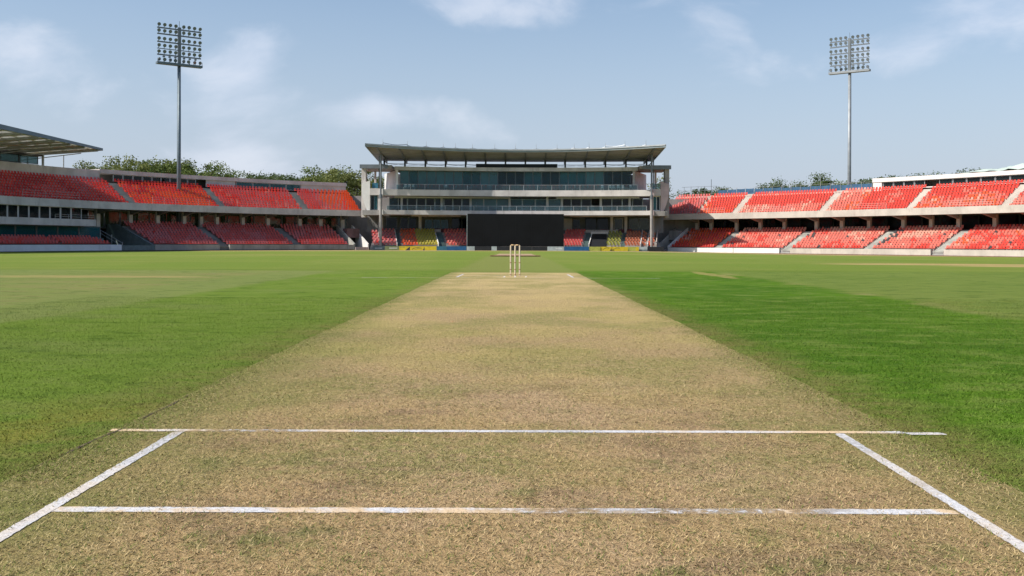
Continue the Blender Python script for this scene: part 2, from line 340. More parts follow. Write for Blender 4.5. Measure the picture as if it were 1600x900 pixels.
def pitch_colour(t, pos):
    s = t.new('ShaderNodeSeparateXYZ'); t.l.new(pos, s.inputs[0]); X, Y = s.outputs[0], s.outputs[1]
    big = t.noise(pos, .55, 4, .6); mid = t.noise(pos, 2.6, 5, .65); fine = t.noise(t.mapv(pos, (1, .8, 1)), 46, 5, .72); f2 = t.noise(pos, 14, 5, .7); pat = t.noise(t.mapv(pos, (1, 1, 1), (5, 8, 0)), 1.1, 5, .68)
    base = t.mix(t.ss(big, .35, .65), (.325, .240, .124), (.390, .296, .135))
    base = t.mix(t.m('MULTIPLY', t.ss(Y, 7, 3.0), .6), base, (.350, .234, .124))
    base = t.mix(t.m('MULTIPLY', t.ss(Y, 9, 20), .6), base, (.395, .315, .150))
    # pinkish bare soil in the middle of the worn end, brown footmarks
    bare = t.m('MULTIPLY', t.m('MULTIPLY', t.ss(t.m('ABSOLUTE', X), 1.3, .5), t.ss(Y, 8.5, 4.5)), t.ss(pat, .42, .62))
    base = t.mix(t.m('MULTIPLY', bare, .6), base, (.385, .268, .170))
    sp = t.ss(t.noise(t.mapv(pos, (1, 1.6, 1), (7, 3, 0)), 1.5, 5, .7), .50, .66)
    base = t.mix(t.m('MULTIPLY', sp, t.m('MULTIPLY', t.ss(Y, 8.5, 3.2), .65)), base, (.195, .130, .080))
    # green tinge where the grass still lives
    gfac = t.m('MULTIPLY', t.ss(t.noise(t.mapv(pos, (1, .7, 1), (4, 9, 0)), .8, 4, .6), .44, .62), t.ss(f2, .28, .58))
    base = t.mix(t.m('MULTIPLY', gfac, .75), base, (.190, .190, .060))
    gp = t.ss(t.noise(t.mapv(pos, (1.3, 1, 1), (1, 2, 0)), 1.7, 5, .7), .54, .67)
    base = t.mix(t.m('MULTIPLY', gp, t.m('MULTIPLY', t.ss(Y, 7.0, 2.4), .75)), base, (.120, .138, .040))
    # the edges fade into the turf, most of all on the left and at the near corners
    wb = t.m('MULTIPLY', t.m('SUBTRACT', t.m('ADD', t.m('MULTIPLY', mid, .6), t.m('MULTIPLY', f2, .4)), .5), 1.3)
    el = t.ss(t.m('ADD', X, wb), t.m('SUBTRACT', -.75, t.ss(Y, 4, 12, 0, .5)), -1.75); er = t.ss(t.m('ADD', X, wb), t.m('ADD', 1.0, t.ss(Y, 3, 9, 0, .35)), 1.75)
    edge = t.m('MAXIMUM', el, t.m('MULTIPLY', er, .8))
    base = t.mix(t.m('MULTIPLY', edge, .85), base, t.mix(f2, (.090, .120, .026), (.215, .205, .065)))
    yp = t.m('MULTIPLY', t.m('MULTIPLY', t.ss(Y, 4.5, 7), t.ss(Y, 14, 9)), t.ss(big, .4, .6))
    base = t.mix(t.m('MULTIPLY', yp, .38), base, (.275, .250, .080))
    k = t.ss(mid, .35, .65, .50, .82)
    base = t.mix(t.m('MULTIPLY', t.ss(fine, .30, .50, 1, 0), k), base, (.095, .066, .032))
    base = t.mix(t.m('MULTIPLY', t.ss(fine, .54, .74), .5), base, (.56, .45, .27))
    base = t.mix(1.0, base, (1.22, 1.20, 1.16), 'MULTIPLY')
    return base, fine, f2

def pitch_material():
    mt = bpy.data.materials.new('dry_pitch'); mt.use_nodes = True
    t = NT(mt.node_tree); b = t.n['Principled BSDF']
    pos = t.new('ShaderNodeNewGeometry').outputs['Position']
    c, fine, f2 = pitch_colour(t, pos)
    t.put(b.inputs['Base Color'], c); b.inputs['Roughness'].default_value = .95; b.inputs['Specular IOR Level'].default_value = .1
    bp = t.new('ShaderNodeBump'); bp.inputs['Strength'].default_value = 1.0; bp.inputs['Distance'].default_value = .03
    t.put(bp.inputs['Height'], t.m('ADD', fine, t.m('MULTIPLY', f2, .8))); t.put(b.inputs['Normal'], bp.outputs[0])
    return mt

def line_material(name, wear, scale):
    """lime wash brushed on the turf: stained, thinning out towards ragged edges"""
    mt = bpy.data.materials.new(name); mt.use_nodes = True
    t = NT(mt.node_tree); b = t.n['Principled BSDF']
    pos = t.new('ShaderNodeNewGeometry').outputs['Position']
    ed = t.new('ShaderNodeAttribute', attribute_name='edge').outputs['Fac']
    n = t.noise(t.mapv(pos, (1, 1, 1), (3, 1, 0)), scale, 3, .6); f = t.noise(pos, 95, 4, .7); f2 = t.noise(pos, 30, 4, .7); n3 = t.noise(t.mapv(pos, (1, 1, 1), (8.3, 2, 0)), scale*.6, 2, .5)
    c = t.mix(t.ss(f, .32, .62), (.38, .38, .39), (.57, .57, .585))
    c = t.mix(t.m('MULTIPLY', t.ss(t.m('ADD', t.m('MULTIPLY', n, .8), t.m('MULTIPLY', f2, .2)), .45, .56), .85*min(1, wear)), c, (.56, .40, .22))
    t.put(b.inputs['Base Color'], c); b.inputs['Roughness'].default_value = .95; b.inputs['Specular IOR Level'].default_value = .1
    bp = t.new('ShaderNodeBump'); bp.inputs['Strength'].default_value = .7; bp.inputs['Distance'].default_value = .01
    t.put(bp.inputs['Height'], f2); t.put(b.inputs['Normal'], bp.outputs[0])
    a = t.ss(t.m('ADD', ed, t.m('MULTIPLY', t.m('SUBTRACT', f2, .5), 1.6)), .04, .30)
    thin = t.m('MULTIPLY', t.ss(n3, .50, .64), t.m('MULTIPLY', t.ss(f2, .36, .52), wear), clamp=True)
    a = t.m('MULTIPLY', a, t.m('SUBTRACT', 1.0, t.m('MULTIPLY', thin, .85)), clamp=True)
    tr = t.new('ShaderNodeBsdfTransparent'); mx = t.new('ShaderNodeMixShader'); t.put(mx.inputs[0], a)
    t.l.new(tr.outputs[0], mx.inputs[1]); t.l.new(b.outputs[0], mx.inputs[2]); t.l.new(mx.outputs[0], t.n['Material Output'].inputs[0])
    return mt

TURF, PITCH = turf_material(), pitch_material()
build_ground().data.materials.append(TURF)
# pitch: a sheet with uneven edges, its surface a hand-rolled few millimetres proud
ys = np.concatenate([np.linspace(-4, 12, 161), np.linspace(12.2, YF, 60)])
pv, pf = [], []
nx = 9
for j, y in enumerate(ys):
    l = XL+.006*math.sin(y*2.1)+rng.normal(0, .006); r = XR+.006*math.sin(y*1.3+1)+rng.normal(0, .006)
    for i in range(nx): pv.append((l+(r-l)*i/(nx-1), y, .006+(rng.normal(0, .0003) if 0 < i < nx-1 else 0)))
for j in range(len(ys)-1):
    for i in range(nx-1): pf.append((j*nx+i, j*nx+i+1, (j+1)*nx+i+1, (j+1)*nx+i))
mb = MB(); mb.add(pv, pf); pitch = mb.build('pitch', PITCH, smooth=True); pitch['kind'] = 'structure'

# crack of dark earth along the left edge of the pitch
mb = MB(); pts = []
for y in np.linspace(2.9, 5.2, 60):
    wd = max(0.0, .007*(.5+.5*math.sin(y*7)+.4*math.sin(y*19))*math.sin(PI*(y-2.9)/2.3)); c = XL+.02+.010*math.sin(y*3.3)+.005*math.sin(y*11)
    pts.append((c-wd, c+wd, y))
mb.add([p for a, b_, y in pts for p in ((a, y, .0078), (b_, y, .0078))], [(2*i, 2*i+1, 2*i+3, 2*i+2) for i in range(len(pts)-1)])
mb.build('pitch_edge_crack', EARTH)['kind'] = 'structure'

def strip(name, a, b, wd, mat, z=.0075, seg=.03, jit=.0013):
    a = Vector(a); b = Vector(b); L = (b-a).length; d = (b-a)/L; nrm = Vector((-d.y, d.x)); n = max(4, int(L/seg)); mb = MB(); V = []; E = []
    wd *= 1.12
    for i in range(n+1):
        p = a+d*L*i/n; w1 = wd/2+random.gauss(0, jit); w2 = wd/2+random.gauss(0, jit)
        for k, e in ((w1, 0.0), (w1*.55, 1.0), (-w2*.55, 1.0), (-w2, 0.0)): q = p+nrm*k; V.append((q.x, q.y, z if XL-.06 < p.x < XR else z-.005)); E.append(e if 0 < i < n else 0.0)
    mb.add(V, [(4*i+k, 4*i+k+1, 4*i+k+5, 4*i+k+4) for i in range(n) for k in range(3)]); o = mb.build(name, mat); o['kind'] = 'structure'
    at_ = o.data.attributes.new('edge', 'FLOAT', 'POINT'); at_.data.foreach_set('value', E); return o
L_BOWL, L_POP, L_RET, L_FAINT = line_material('bowling_crease_paint', .95, 2.6), line_material('popping_crease_paint', 1.0, 1.3), line_material('return_crease_paint', .35, 1.8), line_material('worn_paint', 1.6, 2.0)
strip('bowling_crease', (-1.365, 2.866), (1.285, 2.866), .053, L_BOWL)
strip('popping_crease', (-1.67, 4.072), (1.775, 4.072), .046, L_POP)
strip('return_crease', (-1.370, 4.045), (-1.325, 1.2), .040, L_RET, .0083)
strip('return_crease', (1.325, 4.045), (1.285, 1.2), .040, L_RET, .0083)
strip('bowling_crease', (-1.30, 23.04), (1.30, 23.04), .05, L_FAINT)
strip('popping_crease', (-3.4, 21.82), (3.2, 21.82), .05, L_FAINT)
strip('return_crease', (-1.30, 22.1), (-1.27, 24.2), .05, L_RET, .0083)
strip('return_crease', (1.28, 24.2), (1.30, 22.1), .05, L_RET, .0083)
for x in (-.245, .0, .245): strip('guard_mark', (x-.012, 22.2), (x+.012, 22.75), .03, WHITE, .0083)

# short cut straw on the pitch and green blades beside it
def blades(n, xf, y0, y1, ln, wd, lift, mat, name, label, inside, dens_pow=1.0):
    u = rng.random(n); y = y0+(y1-y0)*u**dens_pow
    half = y*.535+.15; x = (rng.random(n)*2-1)*half
    k = inside(x, y); x, y = x[k], y[k]; n = len(x)
    a = rng.random(n)*2*PI; L = ln*(.5+rng.random(n)); lf = lift*rng.random(n)
    d = np.stack([np.cos(a), np.sin(a)], 1); p = np.stack([x, y], 1); wv_ = np.stack([-d[:, 1], d[:, 0]], 1)*(wd*(.7+.6*rng.random(n)))[:, None]/2
    z0 = np.where(xf(x), .006, 0.0)+gz(x, y)
    q = p+d*(L*np.sqrt(np.maximum(.05, 1-lf**2)))[:, None]
    V = np.zeros((n, 3, 3)); V[:, 0, :2] = p-wv_; V[:, 1, :2] = p+wv_; V[:, 2, :2] = q
    V[:, 0, 2] = z0; V[:, 1, 2] = z0; V[:, 2, 2] = z0+L*lf+.001
    o = bulk(name, V, 3, mat, cols=rng.random(n)); tag(o, label, 'grass', kind='stuff'); return o
onp = lambda x, y: (x > XL) & (x < XR)
offp = lambda x, y: (x < XL+np.abs(rng.normal(0, .16, len(x)))) | (x > XR-np.abs(rng.normal(0, .11, len(x))))
notline = lambda x, y: onp(x, y) & ((rng.random(len(x)) < .12) | ((np.abs(y-2.866) > .024) & (np.abs(y-4.072) > .022) & (np.abs(np.abs(x)-1.33) > .030)))
blades(210000, lambda x: onp(x, 0), 1.9, 9.0, .0140, .0028, .55, blade_material('straw', (.19, .130, .055), (.60, .47, .26), 2), 'dry_straw', 'short flattened dry straw covering the pitch', notline, 1.25)
blades(36000, lambda x: onp(x, 0), 1.9, 9.0, .018, .0030, .55, blade_material('pitch_green', (.07, .10, .025), (.19, .20, .06)), 'sparse_green_grass', 'sparse green blades still alive on the dry pitch', notline, 1.25)
blades(480000, lambda x: onp(x, 0), 3.2, 14, .015, .0032, .62, blade_material('green_blade', (.05, .12, .008), (.200, .285, .050), True), 'cut_grass', 'short cut green grass beside the pitch', lambda x, y: offp(x, y) & (x > -6) & (x < 7), 1.15)

# bare run-up strip and mat beyond the far wicket
mb = MB(); yy = np.linspace(59.3, 84, 30); V = []
for y in yy:
    hw = 1.35+random.gauss(0, .04); V += [(-hw, y, float(gz(0, y))+.006), (hw, y, float(gz(0, y))+.006)]
mb.add(V, [(2*i, 2*i+1, 2*i+3, 2*i+2) for i in range(len(yy)-1)])
SAND = pm('bare_run_up', (.33, .235, .13), .95, .12, 1.2, .3, 20); mb.build('run_up_strip', SAND)['kind'] = 'structure'
g = float(gz(0, 58.6)); mb = MB(); mb.tube((-1.45, 58.7, g+.035), (1.45, 58.75, g+.035), .035, n=12)
mb.tube((-1.50, 58.72, g+.035), (-1.45, 58.72, g+.035), .02, n=8); mb.tube((1.45, 58.72, g+.035), (1.52, 58.72, g+.035), .02, n=8)
tag(mb.build('rolled_mat', pm('coir_brown', (.15, .062, .045), .95, .2, 6), smooth=False), 'rolled brown mat lying across the strip beyond the far wicket', 'mat')

# ------------------------------------------------------------------ wicket
STUMPM = pm('pale_ash_wood', (.62, .52, .39), .5, .10, 9, stretch=(6, 6, 1)); BANDM = pm('stump_band', (.32, .12, .07), .6, .1, 3); BAILM = pm('bail_wood', (.66, .45, .25), .5, .08, 9)
wk = empty('wicket', (0, 23.04, .006)); tag(wk, 'three wooden stumps with two bails standing at the far end of the pitch', 'wicket')
def stump_mesh():
    me = MB(); n = 12; prof = [(.0165, -.05), (.0165, .0), (.0170, .30), (.0165, .69), (.0150, .705), (.0105, .711)]
    me.add([(r*math.cos(2*PI*i/n), r*math.sin(2*PI*i/n), z) for r, z in prof for i in range(n)],
           [(k*n+i, k*n+(i+1)%n, (k+1)*n+(i+1)%n, (k+1)*n+i) for k in range(len(prof)-1) for i in range(n)] + [tuple((len(prof)-1)*n+i for i in range(n))])
    return me
def ring(z, h, r=.0176, n=12):
    me = MB(); me.add([(r*math.cos(2*PI*i/n), r*math.sin(2*PI*i/n), zz) for zz in (z, z+h) for i in range(n)], [(i, (i+1)%n, n+(i+1)%n, n+i) for i in range(n)]+[tuple(range(n, 2*n))]); return me
st0 = None
for x in (-.105, 0, .105):
    if st0 is None:
        st0 = stump_mesh().build('stump', STUMPM, wk, smooth=True); st0.location = (x, 0, 0)
        bands = [ring(z, .02).build('stump_band', BANDM, st0) for z in (.02, .14, .30)]
    else:
        s2 = st0.copy(); C.objects.link(s2); s2.parent = wk; s2.location = (x, 0, 0)
        for b_ in bands: c = b_.copy(); C.objects.link(c); c.parent = s2
for x in (-.0525, .0525):
    mb = MB(); mb.tube((x-.05, 0, .720), (x+.05, 0, .720), .0085, n=8); mb.tube((x-.028, 0, .720), (x+.028, 0, .720), .0125, n=8); mb.build('bail', BAILM, wk, smooth=True)

# ------------------------------------------------------------------ curved stands
class Curve:
    def __init__(s, P):
        P = np.array(P, float); Q = np.vstack([2*P[0]-P[1], P, 2*P[-1]-P[-2]]); out = []
        for i in range(1, len(Q)-2):
            p0, p1, p2, p3 = Q[i-1:i+3]
            for t in np.linspace(0, 1, 60, endpoint=False):
                out.append(.5*((2*p1)+(-p0+p2)*t+(2*p0-5*p1+4*p2-p3)*t*t+(-p0+3*p1-3*p2+p3)*t**3))
        out.append(P[-1]); c = np.array(out); s.c = c
        s.s = np.concatenate([[0], np.cumsum(np.linalg.norm(np.diff(c, axis=0), axis=1))]); s.L = s.s[-1]
        t = np.gradient(c, axis=0); t /= np.linalg.norm(t, axis=1)[:, None]; n = np.stack([-t[:, 1], t[:, 0]], 1)
        s.n = n*np.sign(((c-np.array([0, 70]))*n).sum(1))[:, None]
    def p(s, q, o, z):
        x = np.interp(q, s.s, s.c[:, 0]); y = np.interp(q, s.s, s.c[:, 1]); a = np.interp(q, s.s, s.n[:, 0]); b = np.interp(q, s.s, s.n[:, 1])
        h = math.hypot(a, b); return Vector((x+a/h*o, y+b/h*o, z))
    def ang(s, q):
        a = np.interp(q, s.s, s.n[:, 0]); b = np.interp(q, s.s, s.n[:, 1]); return math.atan2(b, a)
def sweep(mb, cv, s0, s1, prof, step=1.6, mi=0):
    """closed profile [(o,z)] swept along the curve"""
    n = max(1, int(math.ceil((s1-s0)/step))); k = len(prof); V = []; F = []
    for i in range(n+1):
        q = s0+(s1-s0)*i/n; V += [cv.p(q, o, z) for o, z in prof]
    for i in range(n):
        for j in range(k): F.append((i*k+j, i*k+(j+1)%k, (i+1)*k+(j+1)%k, (i+1)*k+j))
    F += [tuple(range(k))[::-1], tuple(n*k+j for j in range(k))]; mb.add(V, F, mi)
def cbox(mb, cv, q, o, z0, z1, ws, wo, mi=0):
    a, b, c, d = cv.p(q-ws/2, o-wo/2, 0), cv.p(q+ws/2, o-wo/2, 0), cv.p(q+ws/2, o+wo/2, 0), cv.p(q-ws/2, o+wo/2, 0)
    mb.hexa([(*p.xy, z0) for p in (a, b, c, d)]+[(*p.xy, z1) for p in (a, b, c, d)], mi)

# one stadium seat: shell with pan, tilted back and rolled top; faces the field (local -X), 24 faces or so
def seat_geo():
    mb = MB(); w_ = .17
    mb.hexa([(-.20, -w_, .34), (-.20, w_, .34), (.16, w_, .30), (.16, -w_, .30), (-.20, -w_, .40), (-.20, w_, .40), (.16, w_, .35), (.16, -w_, .35)][::1])
    # moulded back: a thin shell, wrapped forward at the sides and rolled over at the top
    rows_ = [(.150, .33, 1.0), (.185, .50, 1.0), (.225, .66, .90), (.262, .715, .80), (.285, .690, .80)]; V = []
    for x, z, k in rows_: V += [(x-.035, -w_*k, z), (x, -w_*k*.55, z), (x, w_*k*.55, z), (x-.035, w_*k, z)]
    mb.add(V, [(4*i+j, 4*i+j+1, 4*i+j+5, 4*i+j+4) for i in range(4) for j in range(3)])
    return np.array(mb.v), mb.f
SV, SF = seat_geo()
SEAT_ME = {}
def seat_mesh(k):
    if k not in SEAT_ME:
        me = bpy.data.meshes.new('seat'); me.from_pydata(SV.tolist(), [], SF); me.materials.append(SEATC[k]); me.update(); SEAT_ME[k] = me
    return SEAT_ME[k]
CAM = np.array(cam.location)
def in_view(p): return p[1] > 1 and -.60 < p[0]/p[1] < .60
def place_seats(lst, parent, blockname='seat_block', keep=300):
    """lst: (block, pos, angle, colour). The nearest in view are single parts, the others one joined part per block"""
    order = sorted([i for i, e in enumerate(lst) if in_view(e[1])], key=lambda i: (Vector(lst[i][1])-Vector(CAM)).length)
    near = set(order[:keep]); blocks = {}
    for i, (bk, p, a, k) in enumerate(lst):
        if i in near:
            o = bpy.data.objects.new('seat', seat_mesh(k)); C.objects.link(o); o.location = p; o.rotation_euler = (0, 0, a); o.parent = parent
        else: blocks.setdefault(bk, []).append((p, a, k))
    for bk, es in blocks.items():
        n = len(es); V = np.zeros((n, len(SV), 3)); mi = []
        for j, (p, a, k) in enumerate(es):
            c, s_ = math.cos(a), math.sin(a)
            V[j, :, 0] = SV[:, 0]*c-SV[:, 1]*s_+p[0]; V[j, :, 1] = SV[:, 0]*s_+SV[:, 1]*c+p[1]; V[j, :, 2] = SV[:, 2]+p[2]; mi += [SEATK.index(k)]*len(SF)
        F = [tuple(i+j*len(SV) for i in f) for j in range(n) for f in SF]
        me = bpy.data.meshes.new(blockname); me.from_pydata(V.reshape(-1, 3).tolist(), [], F)
        for k in SEATK: me.materials.append(SEATC[k])
        me.polygons.foreach_set('material_index', mi); me.update()
        o = bpy.data.objects.new(blockname, me); C.objects.link(o); o.parent = parent; o['kind'] = 'stuff'

LO = dict(n=11, o0=.75, t=.60, z0=.62, r=.262)      # lower tier: rows, first offset, tread, first height, rise
UP = dict(n=10, o0=4.55, t=.54, z0=5.70, r=.355)
def tier_profile(T, base, zg, front):
    pr = [(front, base+zg)]
    o, z = T['o0']-T['t']*.5, T['z0']
    pr.append((front, z+zg)) if front < o else None
    for i in range(T['n']):
        oi = T['o0']-.28+T['t']*i; zi = z+T['r']*i
        if i: pr += [(oi, zi-T['r']+zg), (oi, zi+zg)]
    oe = T['o0']-.28+T['t']*T['n']+.25; pr += [(oe, z+T['r']*(T['n']-1)+zg), (oe, base+zg)]
    return pr
def stair(name, cv, parent, T, zg, q0, q1, mat):
    """aisle stair: half-height steps laid on the terrace rows"""
    mb = MB()
    for i in range(T['n']):
        for h in (0, 1):
            o = T['o0']-.28+T['t']*(i-1)+T['t']*h*.5 if i else T['o0']-.5
            if i == 0 and h: continue
            z1 = T['z0']+T['r']*(i-1)+T['r']*(.5 if h == 0 else 1.0) if i else T['z0']+.004
            z1 += .012; z0 = T['z0']+T['r']*(i-1)-.05 if i else T['z0']-.2
            d = T['t']*.5-.003 if i else .22
            a, b = q0, q1
            P = [cv.p(a, o, 0), cv.p(b, o, 0), cv.p(b, o+d, 0), cv.p(a, o+d, 0)]
            mb.hexa([(*p.xy, z0+zg) for p in P]+[(*p.xy, z1+zg) for p in P])
    return mb.build(name, mat, parent)
def rail(cv, parent, q0, q1, o, z, h=.9, mat=None, n=3, post=1.6, name='railing', r=.022):
    mb = MB(); k = max(1, int((q1-q0)/post))
    for i in range(k+1):
        q = q0+(q1-q0)*i/k; mb.tube(cv.p(q, o, z), cv.p(q, o, z+h), r*1.2, n=6)
    m_ = max(2, int((q1-q0)/1.2))
    for j in range(n):
        zz = z+h*(j+1)/n
        for i in range(m_): mb.bar(cv.p(q0+(q1-q0)*i/m_, o, zz), cv.p(q0+(q1-q0)*(i+1)/m_, o, zz), r*1.6, r*1.6)
    return mb.build(name, mat or STEEL_L, parent)
def glazed(cv, parent, q0, q1, o, z0, z1, pw, gmat, fmat, gap=.07, name='window'):
    """row of window panes, each a part with its own frame"""
    n = max(1, int(round((q1-q0)/pw)))
    for i in range(n):
        a, b = q0+(q1-q0)*i/n+gap/2, q0+(q1-q0)*(i+1)/n-gap/2
        fr = MB()
        for (u0, u1, w0, w1) in ((a, a+.06, z0, z1), (b-.06, b, z0, z1), (a+.06, b-.06, z1-.07, z1), (a+.06, b-.06, z0, z0+.07)):
            P = [cv.p(u0, o-.05, 0), cv.p(u1, o-.05, 0), cv.p(u1, o+.05, 0), cv.p(u0, o+.05, 0)]
            fr.hexa([(*p.xy, w0) for p in P]+[(*p.xy, w1) for p in P])
        f = fr.build(name, fmat, parent)
        g_ = MB(); P = [cv.p(a+.06, o-.01, 0), cv.p(b-.06, o-.01, 0), cv.p(b-.06, o+.01, 0), cv.p(a+.06, o+.01, 0)]
        g_.hexa([(*p.xy, z0+.07) for p in P]+[(*p.xy, z1-.07) for p in P]); g_.build('pane', gmat, f)

def lumpy(q, i, sd):
    return .5+.5*math.sin(q*.31+sd)*math.cos(i*.7+q*.12+sd*2)
def stand(side, name, label, P, zg, s_start, up_aisles, lo_aisles, cols, seatcol, wallmat, conc, lo_start, up_end, lo_end, up_start):
    cv = Curve(P); root = empty(name, (float(cv.c[len(cv.c)//2][0]), float(cv.c[len(cv.c)//2][1]), zg)); tag(root, label, 'stand')
    inv = Matrix.Translation(-root.location)
    S = []
    def B(mb, nm, mat, parent=root):
        return mb.build(nm, mat, parent)
    # lower tier
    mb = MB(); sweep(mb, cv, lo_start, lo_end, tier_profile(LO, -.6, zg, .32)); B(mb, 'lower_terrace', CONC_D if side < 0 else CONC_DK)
    # upper deck with its fascia beam
    mb = MB(); sweep(mb, cv, up_start, up_end, tier_profile(UP, 5.35, zg, 4.12)); B(mb, 'upper_terrace', conc)
    mb = MB(); sweep(mb, cv, up_start, up_end, [(3.8, 5.28+zg), (3.8, 6.2+zg), (4.1, 6.2+zg), (4.1, 5.28+zg)]); B(mb, 'fascia_beam', conc)
    # seats
    def fill(T, q0, q1, aisles, tier, half):
        cuts = [q0]+[x for a in aisles for x in ((a-half, a+half) if not isinstance(a, tuple) else (a[0]-a[1], a[0]+a[1]))]+[q1]
        for bi in range(0, len(cuts), 2):
            a, b = cuts[bi], cuts[bi+1]
            if b-a < .6: continue
            n = int((b-a-.2)/.43); 
            for i in range(T['n']):
                for j in range(n):
                    q = a+(b-a)*(j+(.28 if i % 2 else .72)+random.uniform(-.06, .06))/n
                    SPOT[0], SPOT[1] = q, i+(0 if tier == 'u' else 40)
                    k = seatcol(tier, bi//2, q, i/(T['n']-1), (q-a)/(b-a))
                    if k is None: continue
                    S.append(((tier, bi//2), cv.p(q, T['o0']+T['t']*i, T['z0']+T['r']*i+zg), cv.ang(q), k))
    fill(UP, up_start+.3, up_end-.3, up_aisles, 'u', .62); fill(LO, lo_start+.3, lo_end-.3, lo_aisles, 'l', .72)
    for p in range(len(S)): S[p] = (S[p][0], inv @ S[p][1], S[p][2], S[p][3])
    # view test must use world places
    glob = [(b, Vector(p)+root.location, a, k) for b, p, a, k in S]
    place_seats(glob, root)
    for a in [u for u in up_aisles if not isinstance(u, tuple)]: stair('stair', cv, root, UP, zg, a-.56, a+.56, STEP if side < 0 else CONC_W)
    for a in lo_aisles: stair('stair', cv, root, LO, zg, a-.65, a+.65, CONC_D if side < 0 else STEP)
    # columns between the tiers, each with a little bracket under the deck
    for q in cols:
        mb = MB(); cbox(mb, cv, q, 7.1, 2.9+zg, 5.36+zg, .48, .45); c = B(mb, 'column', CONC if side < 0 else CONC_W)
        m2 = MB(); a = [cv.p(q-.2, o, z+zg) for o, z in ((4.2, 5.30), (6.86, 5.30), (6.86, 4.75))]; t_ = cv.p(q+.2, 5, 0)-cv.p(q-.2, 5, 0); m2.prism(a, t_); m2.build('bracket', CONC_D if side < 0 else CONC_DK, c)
    return cv, root

def fin(root):
    """children were laid out in world coordinates: keep them there"""
    off = Matrix.Translation(root.location).inverted()
    for ch in root.children: ch.matrix_parent_inverse = off

SPOT = [0.0, 0.0]
def pick(*w):
    # fading runs in drifts: mostly a smooth field over the block, partly chance
    f = .5+.75*mnoise.noise(Vector((SPOT[0]*.33, SPOT[1]*.30, 4.7)))
    r = min(.999, max(0.0, .62*f+.38*random.random()))*sum(x[1] for x in w)
    for k, p in w:
        r -= p
        if r <= 0: return k
    return w[-1][0]

# ---- left stand
ZL = -.42
PL = [(-56, 75), (-56.0, 90), (-53.6, 105), (-47.2, 124.2), (-34.8, 141), (-26.5, 149), (-21.5, 152.5)]
def col_left(tier, b, q, r, u):
    n = lumpy(q, r*8, 1.3)
    if tier == 'u':
        if b == 0: return pick(('deep', 4), ('red', 2), ('rose', 2.2-1.5*r), ('dark', .15)) if u < .86 else pick(('rose', 2), ('red', 2), ('deep', 1))
        if b == 1: return pick(('red', 3), ('orange', 2.5*(1-r)+.6), ('deep', 2.5*r), ('pink', .3*(1-r)))
        if b == 2: return pick(('rose', 3), ('red', 1.6), ('pink', .9), ('deep', .7))
        return pick(('orange', 4), ('red', 1)) if u > .40+.06*n else pick(('rose', 3), ('red', 1), ('pink', .8))
    return pick(('rose', 3), ('dust', 2.2), ('deep', .6), ('pink', .25))
cvL, rootL = stand(-1, 'grandstand', 'curved two tier grandstand with dark red seats, left of the central pavilion', PL, ZL, 14,
    [53.2, 66.6, 79.9], [63.8, 76.2], [50.1, 54.4, 58.2, 62.1, 64.7, 67.2, 71.5, 75.3, 80.1, 83.6, 86.5], col_left, WALLB, CONC, 53.0, 88.9, 85.0, 12.0)
zg = ZL
# front walls
for (a, b, mt, nm) in ((10, 47.7, WALLB, 'white_front_wall'), (53.0, 63.0, CONC_DK, 'front_wall'), (64.6, 85.4, CONC_DK, 'front_wall')):
    mb = MB(); sweep(mb, cvL, a, b, [(0, zg-.6), (0, zg+.80), (.3, zg+.80), (.3, zg-.6)]); mb.build(nm, mt, rootL)
mb = MB(); sweep(mb, cvL, 10, 85.4, [(-.06, zg-.3), (-.06, zg+.10), (-.004, zg+.10), (-.004, zg-.3)]); mb.build('drain_kerb', BLACKB, rootL)
mb = MB(); sweep(mb, cvL, 47.7, 53.0, [(.1, zg-.6), (.1, zg+.72), (.35, zg+.72), (.35, zg-.6)]); mb.build('gate_panel', SLATE, rootL)
# concourse glazing behind the columns
glazed(cvL, rootL, 50.6, 88.6, 9.6, zg+3.05, zg+5.3, 2.05, G_GREEN, STEEL)
mb = MB(); sweep(mb, cvL, 53, 88.8, [(7.1, zg+2.9), (7.1, zg+3.02), (14, zg+3.02), (14, zg+2.9)]); mb.build('concourse_floor', CONC_D, rootL)
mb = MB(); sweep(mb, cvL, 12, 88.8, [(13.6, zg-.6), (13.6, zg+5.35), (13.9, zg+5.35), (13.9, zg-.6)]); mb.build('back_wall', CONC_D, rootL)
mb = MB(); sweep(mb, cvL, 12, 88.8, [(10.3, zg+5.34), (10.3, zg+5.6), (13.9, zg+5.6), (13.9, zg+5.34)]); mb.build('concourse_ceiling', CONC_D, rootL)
# back rim: cap beam over a strip of windows
mb = MB(); sweep(mb, cvL, 52.4, 88.8, [(10.25, zg+10.25), (10.25, zg+10.80), (13.9, zg+10.80), (13.9, zg+10.25)]); mb.build('rim_beam', CONC, rootL)
mb = MB(); sweep(mb, cvL, 52.4, 88.8, [(12.6, zg+5.6), (12.6, zg+10.25), (12.9, zg+10.25), (12.9, zg+5.6)]); mb.build('rim_back_wall', CONC_D, rootL)
glazed(cvL, rootL, 54.2, 66.0, 10.5, zg+9.3, zg+10.24, 1.3, G_DARK, STEEL_L)
glazed(cvL, rootL, 72.5, 82.0, 10.5, zg+9.3, zg+10.24, 2.3, G_TEAL, STEEL_L)
mb = MB(); sweep(mb, cvL, 67.6, 72.4, [(10.45, zg+9.2), (10.45, zg+10.248), (10.6, zg+10.248), (10.6, zg+9.2)]); mb.build('rim_panel', CONC, rootL)
mb = MB(); sweep(mb, cvL, 82.1, 88.8, [(10.45, zg+9.2), (10.45, zg+10.248), (10.6, zg+10.248), (10.6, zg+9.2)]); mb.build('rim_panel', CONC, rootL)
mb = MB(); sweep(mb, cvL, 14, 52.38, [(10.2, zg+8.6), (10.2, zg+10.62), (10.45, zg+10.62), (10.45, zg+8.6)]); mb.build('rim_parapet', CONC, rootL)
